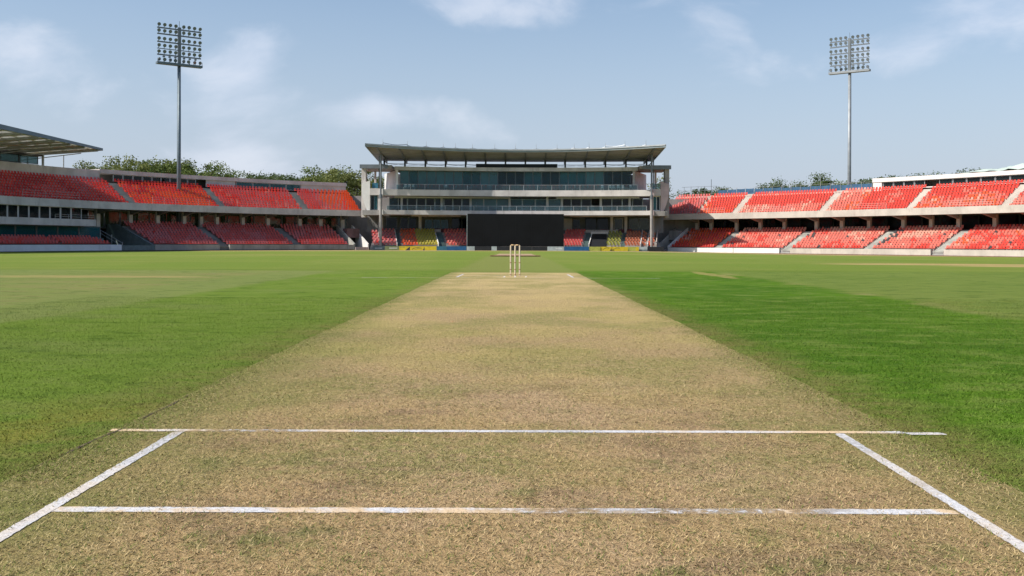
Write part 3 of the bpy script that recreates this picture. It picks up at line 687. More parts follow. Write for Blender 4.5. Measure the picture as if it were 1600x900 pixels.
for (a, b) in ((20, 30), (36.5, 45), (55.5, 64), (68.5, 78.5)): rail(cvL, rootL, a, b, 4.0, zg+6.2, .85, mat=PINKW, r=.016)
rail(cvL, rootL, 83.0, 85.5, 4.0, zg+6.2, .85, r=.016)
# boxes under the deck at the near end: balcony, glass front, low seats
mb = MB(); sweep(mb, cvL, 12, 46.2, [(2.6, zg+3.06), (2.6, zg+3.86), (2.8, zg+3.86), (2.8, zg+3.26), (7, zg+3.26), (7, zg+3.06)]); mb.build('balcony_slab', CONC, rootL)
glazed(cvL, rootL, 14, 45.6, 4.3, zg+3.27, zg+5.3, 1.55, G_DARK, WHITE)
glazed(cvL, rootL, 14, 48.6, 4.6, zg+1.6, zg+3.05, 3.2, G_TEAL, STEEL)
mb = MB(); sweep(mb, cvL, 12, 49.0, [(4.5, zg-.5), (4.5, zg+1.58), (4.8, zg+1.58), (4.8, zg-.5)]); mb.build('box_plinth', SLATE, rootL)
mb = MB(); sweep(mb, cvL, 12, 49.5, [(9.5, zg-.5), (9.5, zg+5.3), (9.7, zg+5.3), (9.7, zg-.5)]); mb.build('box_back_wall', CONC_D, rootL)
rail(cvL, rootL, 40, 46.1, 2.7, zg+3.86, .5, n=2, r=.016)
LS = dict(n=4, o0=.9, t=.62, z0=.62, r=.20)
mb = MB(); sweep(mb, cvL, 12, 47.4, tier_profile(LS, -.6, zg, .32)); mb.build('box_terrace', CONC_D, rootL)
LSL = []
for i in range(4):
    for q in np.arange(14.5, 46.8-.35*i, .47):
        if any(abs(q-a) < .4 for a in (24, 38.9)): continue
        LSL.append((('b', 0), cvL.p(q, LS['o0']+LS['t']*i, LS['z0']+LS['r']*i+zg), cvL.ang(q), pick(('red', 2), ('rose', 2), ('deep', 1))))
place_seats(LSL, rootL, keep=0)
# tunnel with its ramp and handrails between boxes and terrace
mb = MB(); P_ = [cvL.p(52.75, o, z+zg) for o, z in ((.4, -.5), (.4, .85), (7.4, 3.5), (9.4, 3.5), (9.4, -.5))]; mb.prism(P_, cvL.p(52.98, 4, 0)-cvL.p(52.75, 4, 0)); mb.build('tunnel_side_wall', SLATE, rootL)
mb = MB()
for q in (48.3,): 
    mb.bar(cvL.p(q, .5, zg+1.0), cvL.p(q, 4.2, zg+2.6), .05, .05); mb.bar(cvL.p(q, .5, zg+.6), cvL.p(q, 4.2, zg+2.2), .04, .04)
    for o, z in ((.5, .2), (2.3, .9), (4.2, 1.5)): mb.bar(cvL.p(q, o, zg+z), cvL.p(q, o, zg+z+.95+.2*(o > 1)), .05, .05)
mb.build('tunnel_handrail', STEEL_L, rootL)
# sloping stair walls and dark entrance at the pavilion end
for q, mt in ((85.6, STEP), (87.9, WHITE)):
    mb = MB(); P_ = [cvL.p(q, o, z+zg) for o, z in ((.4, -.5), (.4, .95), (6.8, 3.9), (6.8, -.5))]; mb.prism(P_, cvL.p(q+.22, 4, 0)-cvL.p(q, 4, 0)); mb.build('stair_side_wall', mt, rootL)
mb = MB(); sweep(mb, cvL, 85.85, 87.9, [(5.2, zg-.5), (5.2, zg+2.0), (5.4, zg+2.0), (5.4, zg-.5)]); mb.build('entrance_dark_sheet', BLACKB, rootL)  # black sheet standing for the darkness inside the open entrance
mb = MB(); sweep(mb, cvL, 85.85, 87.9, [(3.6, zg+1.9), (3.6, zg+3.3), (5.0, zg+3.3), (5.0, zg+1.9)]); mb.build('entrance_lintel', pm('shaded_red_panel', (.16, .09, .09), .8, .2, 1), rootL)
mb = MB(); sweep(mb, cvL, 85.85, 87.9, [(.2, zg-.5), (.2, zg+.45), (.35, zg+.45), (.35, zg-.5)]); mb.build('entrance_gate', PINKW, rootL)
fin(rootL)

# ---- right stand
ZR = -.73; zg = ZR
PR = [(66, 80), (64, 97), (58.1, 113), (43.3, 135.6), (28.1, 152), (14.5, 163.2)]
def col_right(tier, b, q, r, u):
    n = lumpy(q, r*8, 4.1)
    # blocks are counted from the near end (small s) to the pavilion
    if tier == 'u':
        if b <= 1: return pick(('red', 5*r+.6), ('pink', 2.6*(1-r)), ('orange', 1), ('pale', 1.3*(1-r)))
        if b == 2: # faded left part, red right part
            if u > .78: return pick(('pale', 3), ('pink', 3), ('red', .5))
            if u > .62: return pick(('red', 1), ('pale', 1.5), ('pink', 2), ('orange', 2), ('rust', 1.2))
            return pick(('red', 5), ('pink', .6+2.0*(1-r)), ('pale', .5*(1-r)))
        if b == 3: return pick(('red', 6 if r > .4 else 1.5), ('pink', .4 if r > .4 else 3), ('pale', .2 if r > .4 else 1.6), ('orange', .6))
        if b == 4: return pick(('red', 5), ('orange', 1.5), ('pink', .4+.8*(1-r)))
        return pick(('dust', 3), ('rose', 2), ('pink', 1.2), ('rust', .6))
    if random.random() < .008 or (b == 2 and u > .82 and random.random() < .30 and r > .4) or (b == 1 and u > .86 and random.random() < .38): return 'dark'
    if b == 0: return pick(('red', 3), ('pink', 2.2), ('orange', .8), ('pale', .5))
    if b == 1: return pick(('red', 2.4-1.2*r), ('pink', 3), ('pale', 1.4+2.4*r))
    if b == 2: return pick(('pale', 3.4*r+.6), ('pink', 2.4), ('red', 2.6 if u > .74 else 1.2+(1-r)))
    if b == 3: return pick(('red', 2.4-1.6*r), ('pink', 2.2), ('pale', .5+3.6*r*(.4+n)))
    return pick(('red', 3), ('orange', 2), ('pink', 1.2), ('dark', .3 if r > .6 and u < .5 else 0.01), ('pale', .9 if u > .8 else .2))
cvR, rootR = stand(1, 'grandstand', 'sunlit curved two tier grandstand with faded red seats, right of the central pavilion', PR, ZR, 14,
    [39.7, 52.6, 65.8, 80.2, (86.9, .25)], [45.5, 56.0, 68.7, 80.5], [88.0, 85.6, 81.2, 77.1, 73.1, 68.0, 64.1, 60.0, 54.9, 50.9, 47.1, 42.3, 37.5, 32.5], col_right, CONC_W, CONC_W, 12.0, 93.0, 89.2, 12.0)
for (a, b) in ((10, 44.6), (46.4, 67.9), (69.7, 77.4), (77.5, 89.1)):
    mb = MB(); sweep(mb, cvR, a, b, [(0, zg-.6), (0, zg+.80), (.3, zg+.80), (.3, zg-.6)]); mb.build('front_wall', CONC_W if a < 60 else WHITE, rootR)
for a in (45.5, 68.8):
    mb = MB()
    for i in range(3): sweep(mb, cvR, a-.75, a+.75, [(.12+.25*i, zg-.5), (.12+.25*i, zg+.2+.2*i), (.37+.25*i-.002, zg+.2+.2*i), (.37+.25*i-.002, zg-.5)])
    mb.build('gate_steps', STEP, rootR)
mb = MB(); sweep(mb, cvR, 10, 88, [(-.06, zg-.3), (-.06, zg+.09), (-.004, zg+.09), (-.004, zg-.3)]); mb.build('drain_kerb', pm('brick_kerb', (.16, .08, .06), .9, .2, 2), rootR)
glazed(cvR, rootR, 12, 93, 9.6, zg+3.1, zg+5.3, 2.6, G_DARK, DARK)
mb = MB(); sweep(mb, cvR, 12, 93.5, [(7.15, zg+2.9), (7.15, zg+3.3), (7.3, zg+3.3), (7.3, zg+3.04), (14, zg+3.04), (14, zg+2.9)]); mb.build('concourse_floor', CONC_W, rootR)
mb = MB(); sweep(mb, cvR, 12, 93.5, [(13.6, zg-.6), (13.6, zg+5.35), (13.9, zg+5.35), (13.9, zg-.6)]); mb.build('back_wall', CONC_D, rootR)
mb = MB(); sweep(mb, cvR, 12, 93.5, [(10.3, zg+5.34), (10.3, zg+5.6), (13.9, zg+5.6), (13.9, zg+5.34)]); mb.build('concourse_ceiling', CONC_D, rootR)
# white rim on the near half
mb = MB(); sweep(mb, cvR, 12, 61.5, [(10.25, zg+10.30), (10.25, zg+10.85), (13.9, zg+10.85), (13.9, zg+10.30)]); mb.build('rim_beam', WHITE, rootR)
mb = MB(); sweep(mb, cvR, 12, 61.5, [(12.6, zg+5.6), (12.6, zg+10.30), (12.9, zg+10.30), (12.9, zg+5.6)]); mb.build('rim_back_wall', CONC_D, rootR)
mb = MB(); sweep(mb, cvR, 60.2, 61.45, [(10.35, zg+9.0), (10.35, zg+10.298), (12.6, zg+10.298), (12.6, zg+9.0)]); mb.build('rim_end_wall', WHITE, rootR)
glazed(cvR, rootR, 14, 52.0, 10.6, zg+9.45, zg+10.29, 1.9, G_DARK, STEEL_L); glazed(cvR, rootR, 54, 60.1, 10.6, zg+9.45, zg+10.29, 1.5, G_DARK, STEEL_L)
mb = MB(); sweep(mb, cvR, 12, 60.1, [(10.2, zg+9.2), (10.2, zg+9.33), (10.7, zg+9.33), (10.7, zg+9.2)]); mb.build('rim_sill', WHITE, rootR)
# loose tarpaulin lying on the rim
mb = MB(); V = []; n = 60; k = 8
for i in range(n+1):
    q = 14+(50.5-14)*i/n; end = min(1, (50.5-q)/7)
    for j in range(k+1):
        o = 10.3+3.4*j/k; hh = .80*math.sin(PI*min(1, (j+.35)/(k*.8)))*end*(.75+.25*math.sin(q*1.1))+.10*math.sin(q*2.7+j*1.4)*end+.06*random.random()*end
        V.append(cvR.p(q, o, zg+10.86+max(0.004, hh)))
F = [(i*(k+1)+j, i*(k+1)+j+1, (i+1)*(k+1)+j+1, (i+1)*(k+1)+j) for i in range(n) for j in range(k)]
mb.add(V, F); tag(mb.build('tarpaulin', TARP, smooth=True), 'crumpled pale green tarpaulin lying on the white rim of the right stand', 'tarpaulin')
# railings on the deck
for (a, b) in ((14, 38.5), (40.6, 46.5), (55.5, 61), (70, 79), (81.5, 86)): rail(cvR, rootR, a, b, 4.0, zg+6.2, .80, mat=PINKW if a > 60 else CONC_W, r=.015, post=1.3)
rail(cvR, rootR, 87.5, 92.8, 4.0, zg+6.2, .85, mat=STEEL, r=.015)
# landing, entrance and stair walls beside the pavilion
for q, mt in ((89.25, WHITE), (91.3, CONC_W)):
    mb = MB(); P_ = [cvR.p(q, o, z+zg) for o, z in ((.4, -.5), (.4, 1.0), (6.6, 4.0), (6.6, -.5))]; mb.prism(P_, cvR.p(q+.2, 4, 0)-cvR.p(q, 4, 0)); mb.build('stair_side_wall', mt, rootR)
mb = MB(); sweep(mb, cvR, 89.5, 91.25, [(5.2, zg-.5), (5.2, zg+2.1), (5.4, zg+2.1), (5.4, zg-.5)]); mb.build('entrance_dark_sheet', BLACKB, rootR)  # black sheet in place of the unlit depth of the opening
mb = MB(); sweep(mb, cvR, 89.5, 91.25, [(4.0, zg+2.0), (4.0, zg+3.5), (5.0, zg+3.5), (5.0, zg+2.0)]); mb.build('entrance_lintel', CONC_DK, rootR)
mb = MB(); sweep(mb, cvR, 89.5, 91.25, [(.2, zg-.5), (.2, zg+.5), (.35, zg+.5), (.35, zg-.5)]); mb.build('entrance_gate', PINKW, rootR)
fin(rootR)
# blue sheet fence along the back of the far half: posts, sheets, wire
fr = empty('blue_fence', cvR.p(73, 10.6, ZR)); tag(fr, 'blue sheet fence behind the top row of the right stand, pavilion side', 'fence')
qs = np.linspace(61.6, 86.3, 17)
mb = MB(); sweep(mb, cvR, 61.6, 93.2, [(10.2, zg+5.6), (10.2, zg+9.35), (10.6, zg+9.35), (10.6, zg+5.6)]); mb.build('kerb_wall', CONC_W, fr)
for i in range(len(qs)-1):
    mb = MB(); h = 10.15+.10*random.random(); n = 6
    V = []
    for j in range(n+1):
        q = qs[i]+.06+(qs[i+1]-qs[i]-.12)*j/n; o = 10.42+.04*math.sin(j*1.7+i); sag = .05*math.sin(PI*j/n)
        V += [cvR.p(q, o, zg+9.36), cvR.p(q, o, zg+h-sag), cvR.p(q, o+.02, zg+9.36), cvR.p(q, o+.02, zg+h-sag)]
    F = []
    for j in range(n):
        a = 4*j; F += [(a, a+4, a+5, a+1), (a+2, a+3, a+7, a+6), (a+1, a+5, a+7, a+3)]
    F += [(0, 1, 3, 2), (4*n, 4*n+2, 4*n+3, 4*n+1)]
    mb.add(V, F); mb.build('sheet', BLUEP, fr)
for i, q in enumerate(qs):
    mb = MB(); mb.tube(cvR.p(q, 10.36, zg+9.3), cvR.p(q, 10.36, zg+10.45+(.9 if i in (5, 8) else 0)), .025, n=6); mb.build('post', STEEL_L, fr)
mb = MB()
for i in range(30): mb.bar(cvR.p(61.6+24.7*i/30, 10.36, zg+10.42), cvR.p(61.6+24.7*(i+1)/30, 10.36, zg+10.42), .02, .02)
mb.build('top_wire', STEEL_L, fr); fin(fr)
fr = empty('steel_railing', cvR.p(88.2, 10.4, ZR)); tag(fr, 'open grey steel railing with a tall post between pavilion and blue fence', 'railing')
for q in (86.5, 87.4, 88.5, 89.6, 90.8, 92.0):
    mb = MB(); mb.tube(cvR.p(q, 10.4, zg+9.3), cvR.p(q, 10.4, zg+(12.0 if abs(q-87.4) < .1 else 10.9)), .045 if abs(q-87.4) < .1 else .03, n=6); mb.build('post', STEEL, fr)
for z in (9.6, 10.2, 10.85):
    mb = MB(); mb.bar(cvR.p(86.5, 10.4, zg+z), cvR.p(92.4, 10.4, zg+z), .05, .05); mb.build('rail', STEEL, fr)
fin(fr)

SHEET = bpy.data.materials.new('translucent_sheet'); SHEET.use_nodes = True
t = NT(SHEET.node_tree); tr = t.new('ShaderNodeBsdfTranslucent'); t.put(tr.inputs[0], t.mix(t.noise(t.new('ShaderNodeNewGeometry').outputs['Position'], .8, 4), (.40, .40, .36), (.70, .70, .66)))
mx = t.new('ShaderNodeMixShader'); mx.inputs[0].default_value = .7; t.l.new(t.n['Principled BSDF'].outputs[0], mx.inputs[1]); t.l.new(tr.outputs[0], mx.inputs[2]); t.l.new(mx.outputs[0], t.n['Material Output'].inputs[0])
# ---- roofed box on top of the left stand
rb = empty('roofed_press_box', (-58, 110, ZL)); tag(rb, 'glazed box under a wide blue grey truss roof at the far left', 'press box')
cv = cvL; zg = ZL
glazed(cv, rb, 14, 45.0, 10.6, zg+10.75, zg+11.72, 2.6, G_TEAL, DARK)
mb = MB(); sweep(mb, cv, 14, 45.4, [(10.3, zg+11.74), (10.3, zg+11.95), (13.8, zg+11.95), (13.8, zg+11.74)]); mb.build('box_roof', DARK, rb)
mb = MB(); sweep(mb, cv, 14, 45.0, [(13.4, zg+5.6), (13.4, zg+11.74), (13.6, zg+11.74), (13.6, zg+5.6)]); mb.build('box_rear_wall', SLATE, rb)
mb = MB(); sweep(mb, cv, 14, 45.0, [(10.47, zg+10.4), (10.47, zg+10.7), (13.4, zg+10.7), (13.4, zg+10.4)]); mb.build('box_floor', CONC, rb)
X1, X0, Y0_, Y1_ = -52.5, -64.0, 68.0, 125.5
Zf, Zb = 12.45, 11.65
# roof skin in folded sheets, fascia, rafters, purlins
sk = MB(); nS = 40
for i in range(nS):
    a, b = Y0_+(Y1_-Y0_)*i/nS, Y0_+(Y1_-Y0_)*(i+1)/nS-.03
    tp = 1-.0*(i/nS)
    sk.hexa([(X0, a, Zb), (X1, a, Zf), (X1, b, Zf), (X0, b, Zb), (X0, a, Zb+.10), (X1, a, Zf+.10), (X1, b, Zf+.10), (X0, b, Zb+.10)], 1 if i % 3 else 0)
roof_o = sk.build('roof', [TRANS, SHEET], rb)
mb = MB(); f0, f1 = .80, .26
mb.hexa([(X1, Y0_, Zf-f0*.55), (X1+.14, Y0_, Zf-f0*.55), (X1+.14, Y1_, Zf-f1*.5), (X1, Y1_, Zf-f1*.5), (X1, Y0_, Zf+.35), (X1+.14, Y0_, Zf+.35), (X1+.14, Y1_, Zf+.14), (X1, Y1_, Zf+.14)]); mb.build('fascia', BLUEGR, roof_o)
mb = MB(); mb.bar((X1+.1, Y1_+.05, Zf), (X0, Y1_+.05, Zb), .12, .3); mb.build('end_fascia', STEEL_L, roof_o)
for y in np.linspace(70, 124.5, 15):
    mb = MB(); mb.bar((X1-.05, y, Zf-.22), (X0, y, Zb-.22), .12, .28); mb.bar((X1-2.2, y, Zf-.60), (X0, y, Zb-.9), .08, .10)
    for k in range(5):
        xa = X1-2.2-2.2*k; mb.bar((xa, y, Zf-.5-.07*k), (xa-1.1, y, Zf-.3-.07*k), .05, .05)
    mb.build('rafter', STEEL_L, roof_o)
for k in range(7):
    x = X1-.8-1.6*k; z = Zf+(Zb-Zf)*(X1-x)/(X1-X0); mb = MB(); mb.box(x-.06, x+.06, Y0_+.3, Y1_-.3, z-.09, z-.005); mb.build('purlin', TRANS, roof_o)
for (q, o, r) in ((45.7, 10.7, .16), (48.4, 10.8, .07), (45.2, 12.6, .10), (34, 10.2, .12), (26, 10.2, .12)):
    p = cv.p(q, o, 0); mb = MB(); mb.tube((p.x, p.y, zg+8.8), (p.x, p.y, Zf-.3+(p.x-X1)*.07), r, n=8); mb.build('post', STEEL_L, rb)
fin(rb)

# ------------------------------------------------------------------ central pavilion
ZC = -.42
pv_ = empty('central_pavilion', (0, 152, ZC)); tag(pv_, 'glass fronted three level pavilion with curved cantilever roof behind the black sight screen', 'pavilion')
def fy(x, d0=150.0, sag=2.4, hw=20.5): return d0+sag*(1-(x/hw)**2)
def arc(mb, x0, x1, d0, d1, z0, z1, sag=2.4, hw=20.5, n=24, sag2=None, z0b=None, z1b=None, mi=0):
    """slab between front line d0 and back line d1, both following the curve of the building"""
    s2 = sag if sag2 is None else sag2; z0b = z0 if z0b is None else z0b; z1b = z1 if z1b is None else z1b
    V = []
    for i in range(n+1):
        x = x0+(x1-x0)*i/n; a, b = fy(x, d0, sag, hw), fy(x, d1, s2, hw); V += [(x, a, z0), (x, b, z0b), (x, b, z1b), (x, a, z1)]
    F = []
    for i in range(n):
        for j in range(4): F.append((4*i+j, 4*i+(j+1)%4, 4*i+4+(j+1)%4, 4*i+4+j))
    F += [(3, 2, 1, 0), (4*n, 4*n+1, 4*n+2, 4*n+3)]; mb.add(V, F, mi)
def A(nm, mat, *a, parent=pv_, **k):
    mb = MB(); arc(mb, *a, **k); return mb.build(nm, mat, parent)
XE = 20.1
Z2T, Z2B, Z1T, Z1B = 8.84, 7.92, 5.69, 5.02
s2 = A('upper_balcony_slab', CONC, -XE, XE+.5, 150, 162, Z2B, Z2T)
s1 = A('lower_balcony_slab', CONC, -XE, XE+.4, 150.2, 162, Z1B, Z1T)
for sx_ in (-1, 1):
    mb = MB(); x = sx_*XE
    for (zb, zt, d0) in ((Z2B, Z2T, 149.9), (Z1B, Z1T, 150.1)):
        m2 = MB(); m2.box(x-.55 if sx_ < 0 else x+.42, x-.004 if sx_ < 0 else x+.95, d0, d0+1.2, zb-.05, zt+.05); m2.build('slab_end_pier', WHITE if sx_ < 0 else PINKW, pv_)
A('top_slab', CONC, -18.7, 18.9, 152.4, 163, 11.95, 12.52)
A('rear_wall', CONC_D, -XE, XE, 162.5, 162.8, -.4, 12.0)
for sx_ in (-1, 1):
    mb = MB(); a, b = sorted((sx_*20.15, sx_*33)); mb.box(a, b, 163.0, 163.3, -.9, 8.4 if sx_ < 0 else 8.0); mb.build('wing_rear_wall', CONC_DK, pv_)
A('upper_rear_partition', SLATE, -18, 18, 158.5, 158.7, Z2T, 11.9)
A('lower_rear_partition', CONC_D, -XE, XE, 158, 158.2, Z1T, Z2B)
# glazing: every pane its own part
def wins(x0, x1, n, d, z0, z1, gm, fm, name='window', fw=.07, skip=()):
    for i in range(n):
        if i in skip: continue
        a, b = x0+(x1-x0)*i/n, x0+(x1-x0)*(i+1)/n; ya, yb = fy(a, d), fy(b, d)
        f = MB()
        for (u, v_, p, q) in ((0, fw/(b-a), z0, z1), (1-fw/(b-a), 1, z0, z1), (fw/(b-a), 1-fw/(b-a), z1-fw, z1), (fw/(b-a), 1-fw/(b-a), z0, z0+fw)):
            xa, xb = a+.012+(b-a-.024)*u, a+.012+(b-a-.024)*v_; y1, y2 = ya+(yb-ya)*u, ya+(yb-ya)*v_
            f.hexa([(xa, y1-.05, p), (xb, y2-.05, p), (xb, y2+.05, p), (xa, y1+.05, p), (xa, y1-.05, q), (xb, y2-.05, q), (xb, y2+.05, q), (xa, y1+.05, q)])
        o = f.build(name, fm, pv_)
        g_ = MB(); u = (fw+.012)/(b-a); xa, xb, y1, y2 = a+(b-a)*u, b-(b-a)*u, ya+(yb-ya)*u, yb-(yb-ya)*u
        g_.hexa([(xa, y1-.012, z0+fw), (xb, y2-.012, z0+fw), (xb, y2+.012, z0+fw), (xa, y1+.012, z0+fw), (xa, y1-.012, z1-fw), (xb, y2-.012, z1-fw), (xb, y2+.012, z1-fw), (xa, y1+.012, z1-fw)]); g_.build('pane', random.choice(gm) if isinstance(gm, list) else gm, o)
wins(-18.0, 18.0, 26, 153.6, Z2T+.01, 11.94, [G_TEAL, G_TEAL, G_TEAL2, G_TEAL3], STEEL, fw=.05)
wins(-19.6, -7.0, 9, 153.3, Z1T+.01, Z2B-.25, [G_DARK, G_DARK, G_TEAL3], STEEL_L)
wins(-7.0, 7.2, 7, 153.3, Z1T+.01, Z2B-.25, [G_TEAL, G_TEAL2], STEEL_L)
wins(7.2, 19.8, 8, 153.3, Z1T+.01, Z2B-.25, G_DARK, STEEL_L, skip=(3,))
A('light_trough', CURT, -18.5, -1.0, 151.2, 151.5, Z2B-.28, Z2B-.12); A('light_trough', CURT, 6.4, 19.0, 151.2, 151.5, Z2B-.28, Z2B-.12)
A('light_trough', PINKW, -16, -8.6, 151.6, 151.9, Z1B-.22, Z1B-.08); A('light_trough', PINKW, 8.5, 17, 151.6, 151.9, Z1B-.22, Z1B-.08)
for x in (-17.6, -11.5, -7.0, -.9, 5.0, 7.3, 13.3, 17.7):
    mb = MB(); y = fy(x, 152.6); mb.box(x-.17, x+.17, y-.17, y+.17, Z1T-.05, Z2B+.02); mb.build('balcony_column', CONC, pv_)
# blinds and dim furniture behind the glass
for (x0, x1, d, z0, z1, m_) in ((-16.9, -14.7, 153.8, 6.6, 7.5, CURT), (9.4, 9.9, 154, 5.75, 6.9, WHITE), (13.8, 16.4, 153.8, 7.2, 7.6, CURT), (7.5, 8.4, 154, 5.75, 7.5, GREYB)):
    A('blind', m_, x0, x1, d, d+.06, z0, z1, n=3)
for k in range(16):
    x = random.uniform(-17, 17); wd_ = random.uniform(.3, .9); zt = random.uniform(9.7, 10.9)
    A('cabinet', random.choice([BLACKB, SLATE, GREYB, CHAIRM, CURT]), x, x+wd_, 153.85, 154.15, Z2T, zt, n=1)
for k in range(12):
    x = random.uniform(-19, 19); wd_ = random.uniform(.3, .9); zt = random.uniform(6.4, 7.3)
    A('cabinet', random.choice([BLACKB, SLATE, CHAIRM, CURT]), x, x+wd_, 153.6, 153.9, Z1T, zt, n=1)
A('screen_panel', BLACKB, -4.4, -3.4, 154.2, 154.3, 9.3, 10.9, n=2); A('screen_panel', BLACKB, 9.8, 11.2, 154.2, 154.3, 10.0, 11.3, n=2); A('noticeboard', GREYB, 10.1, 11.0, 154.1, 154.15, 9.4, 9.95, n=2)
A('dark_header', BLACKB, -6.2, 6.6, 153.2, 153.5, 12.55, 13.15)
for sx_ in (-1, 1):                                            # side return walls of the glazed room
    mb = MB(); x = 18.3*sx_; y = fy(18.3, 152.6); mb.hexa([(x-.15, y, Z2T), (x+.15, y, Z2T), (x+.15+sx_*3.0, y+9, Z2T), (x-.15+sx_*3.0, y+9, Z2T), (x-.15, y, 11.945), (x+.15, y, 11.945), (x+.15+sx_*3.0, y+9, 11.945), (x-.15+sx_*3.0, y+9, 11.945)]); mb.build('return_wall', WHITE if sx_ < 0 else CONC, pv_)
# balcony rails: glass panels between posts
def balustrade(z, x0, x1, d, n, h, gm):
    for i in range(n):
        a, b = x0+(x1-x0)*i/n, x0+(x1-x0)*(i+1)/n; ya, yb = fy(a, d), fy(b, d)
        mb = MB(); mb.hexa([(a+.05, ya, z+.08), (b-.05, yb, z+.08), (b-.05, yb+.02, z+.08), (a+.05, ya+.02, z+.08), (a+.05, ya, z+h-.08), (b-.05, yb, z+h-.08), (b-.05, yb+.02, z+h-.08), (a+.05, ya+.02, z+h-.08)]); mb.build('rail_panel', gm, pv_)
    for i in range(n+1):
        a = x0+(x1-x0)*i/n; mb = MB(); mb.box(a-.03, a+.03, fy(a, d)-.03, fy(a, d)+.03, z-.02, z+h); mb.build('rail_post', STEEL_L, pv_)
    A('handrail', STEEL_L, x0, x1, d-.03, d+.04, z+h, z+h+.05)
balustrade(Z2T, -18.2, 18.6, 150.35, 17, .80, G_RAIL)
balustrade(Z1T, -19.6, 20.0, 150.5, 18, .70, G_RAIL)
# chairs on the upper balcony
def chair_geo(mat):
    mb = MB(); mb.box(-.2, .2, -.2, .2, .40, .46); mb.hexa([(-.2, .16, .46), (.2, .16, .46), (.2, .21, .46), (-.2, .21, .46), (-.18, .24, .90), (.18, .24, .90), (.18, .29, .90), (-.18, .29, .90)])
    for x in (-.17, .17):
        for y in (-.17, .17): mb.box(x-.015, x+.015, y-.015, y+.015, 0, .40)
    me = bpy.data.meshes.new('balcony_chair'); me.from_pydata(mb.v, [], mb.f); me.materials.append(mat); me.update(); return me
CM, CW = chair_geo(CHAIRM), chair_geo(CHAIRW)
i = 0
cells = [(x, d) for d in (151.3, 152.2) for x in np.arange(-17.6, 18, .62)]
for (x, d) in cells:
    if random.random() < .25: continue
    white = (-17.2 < x < -14.5 and d < 152) or (7.5 < x < 10 and random.random() < .35) or (13 < x < 18 and d < 152 and random.random() < .8) or random.random() < .04
    if not white and -2 < x < 6 and random.random() < .5: continue
    o = bpy.data.objects.new('balcony_chair', CW if white else CM); C.objects.link(o); o.location = (x, fy(x, d), Z2T); o.rotation_euler = (0, 0, random.gauss(0, .15))
    i += 1
    tag(o, ('white' if white else 'maroon')+' chair on the upper glass railed balcony of the pavilion', 'chair', ('white' if white else 'maroon')+' chairs on the pavilion balcony')
# lower terrace
PT = dict(n=9, z0=.10, r=.27, t=.72)
def yr(x, i): return fy(x, 149.2+PT['t']*i+.35, 2.4)
for i in range(PT['n']):
    A('terrace_step', CONC_DK, -21.9, 22.0, 149.2+PT['t']*i+(.003 if i else 0), 149.2+PT['t']*(i+1), -.6, PT['z0']+PT['r']*i, hw=22)
A('concourse_floor', CONC_D, -22, 22, 149.2+.72*9+.003, 162.4, -.6, 2.40, hw=22)
A('concourse_parapet', CONC, -16.8, -11.9, 156.2, 156.4, 2.41, 2.85, hw=22); A('concourse_parapet', CONC, 9.6, 16.4, 156.2, 156.4, 2.41, 2.85, hw=22)
sl = []
def pcol(x):
    if x < -17.3: return pick(('dust', 2), ('deep', 2), ('rose', 1))
    if x < -13.4: return pick(('dust', 2), ('rose', 2), ('rust', .4))
    if x < -10.8: return pick(('orange', 3), ('rust', 2), ('rose', 1))
    if x < -8.6: return pick(('yellow', 3), ('olive', 2))
    if x < 0: return pick(('pink', 2), ('rose', 2), ('dust', 1))
    if x < 10.6: return pick(('rose', 2), ('dust', 2), ('pink', 1))
    if x < 16.4 and x < 15.4: return pick(('olive', 3), ('yellow', 2))
    if x < 18.4: return pick(('rust', 3), ('dust', 2))
    return pick(('rust', 2), ('orange', 1.5), ('yellow', 1))
def seats_between(x0, x1, lean, rows, colf):
    for i in range(rows):
        a, b = x0+lean*i, x1+lean*i*(1 if abs(lean) < .2 else 1); n = max(1, int((x1-x0)/.44))
        for j in range(n):
            x = a+(b-a)*(j+(.3 if i % 2 else .7))/n; sl.append((('p', round(x0)), Vector((x, yr(x, i), PT['z0']+PT['r']*i)), PI/2, colf(x)))
LN = .13
seats_between(-21.5, -20.5, -LN, 8, lambda x: pick(('dust', 2), ('deep', 2))); seats_between(-20.2, -18.0, -LN, 9, lambda x: pick(('dust', 2), ('rose', 2)))
seats_between(-17.2, -14.9, -LN, 9, lambda x: pick(('orange', 3), ('rust', 2), ('rose', 1.5))); seats_between(-14.9, -11.8, -LN, 9, lambda x: pick(('yellow', 3), ('olive', 2)))
seats_between(-10.4, -7.0, -LN, 9, lambda x: pick(('pink', 2), ('rose', 2), ('dust', 1)))
seats_between(7.0, 10.1, LN, 9, lambda x: pick(('rose', 3), ('pink', 1.5), ('dust', 1)))
seats_between(13.9, 15.95, LN, 8, lambda x: pick(('olive', 3), ('yellow', 2))); seats_between(16.6, 18.85, LN, 8, lambda x: pick(('rust', 3), ('dust', 2)))
seats_between(19.0, 19.85, LN, 8, lambda x: pick(('rust', 2), ('olive', 1.5), ('orange', .6))); seats_between(20.05, 21.0, LN, 7, lambda x: pick(('rust', 2), ('orange', 1.5), ('yellow', .6)))
place_seats(sl, pv_, keep=300)
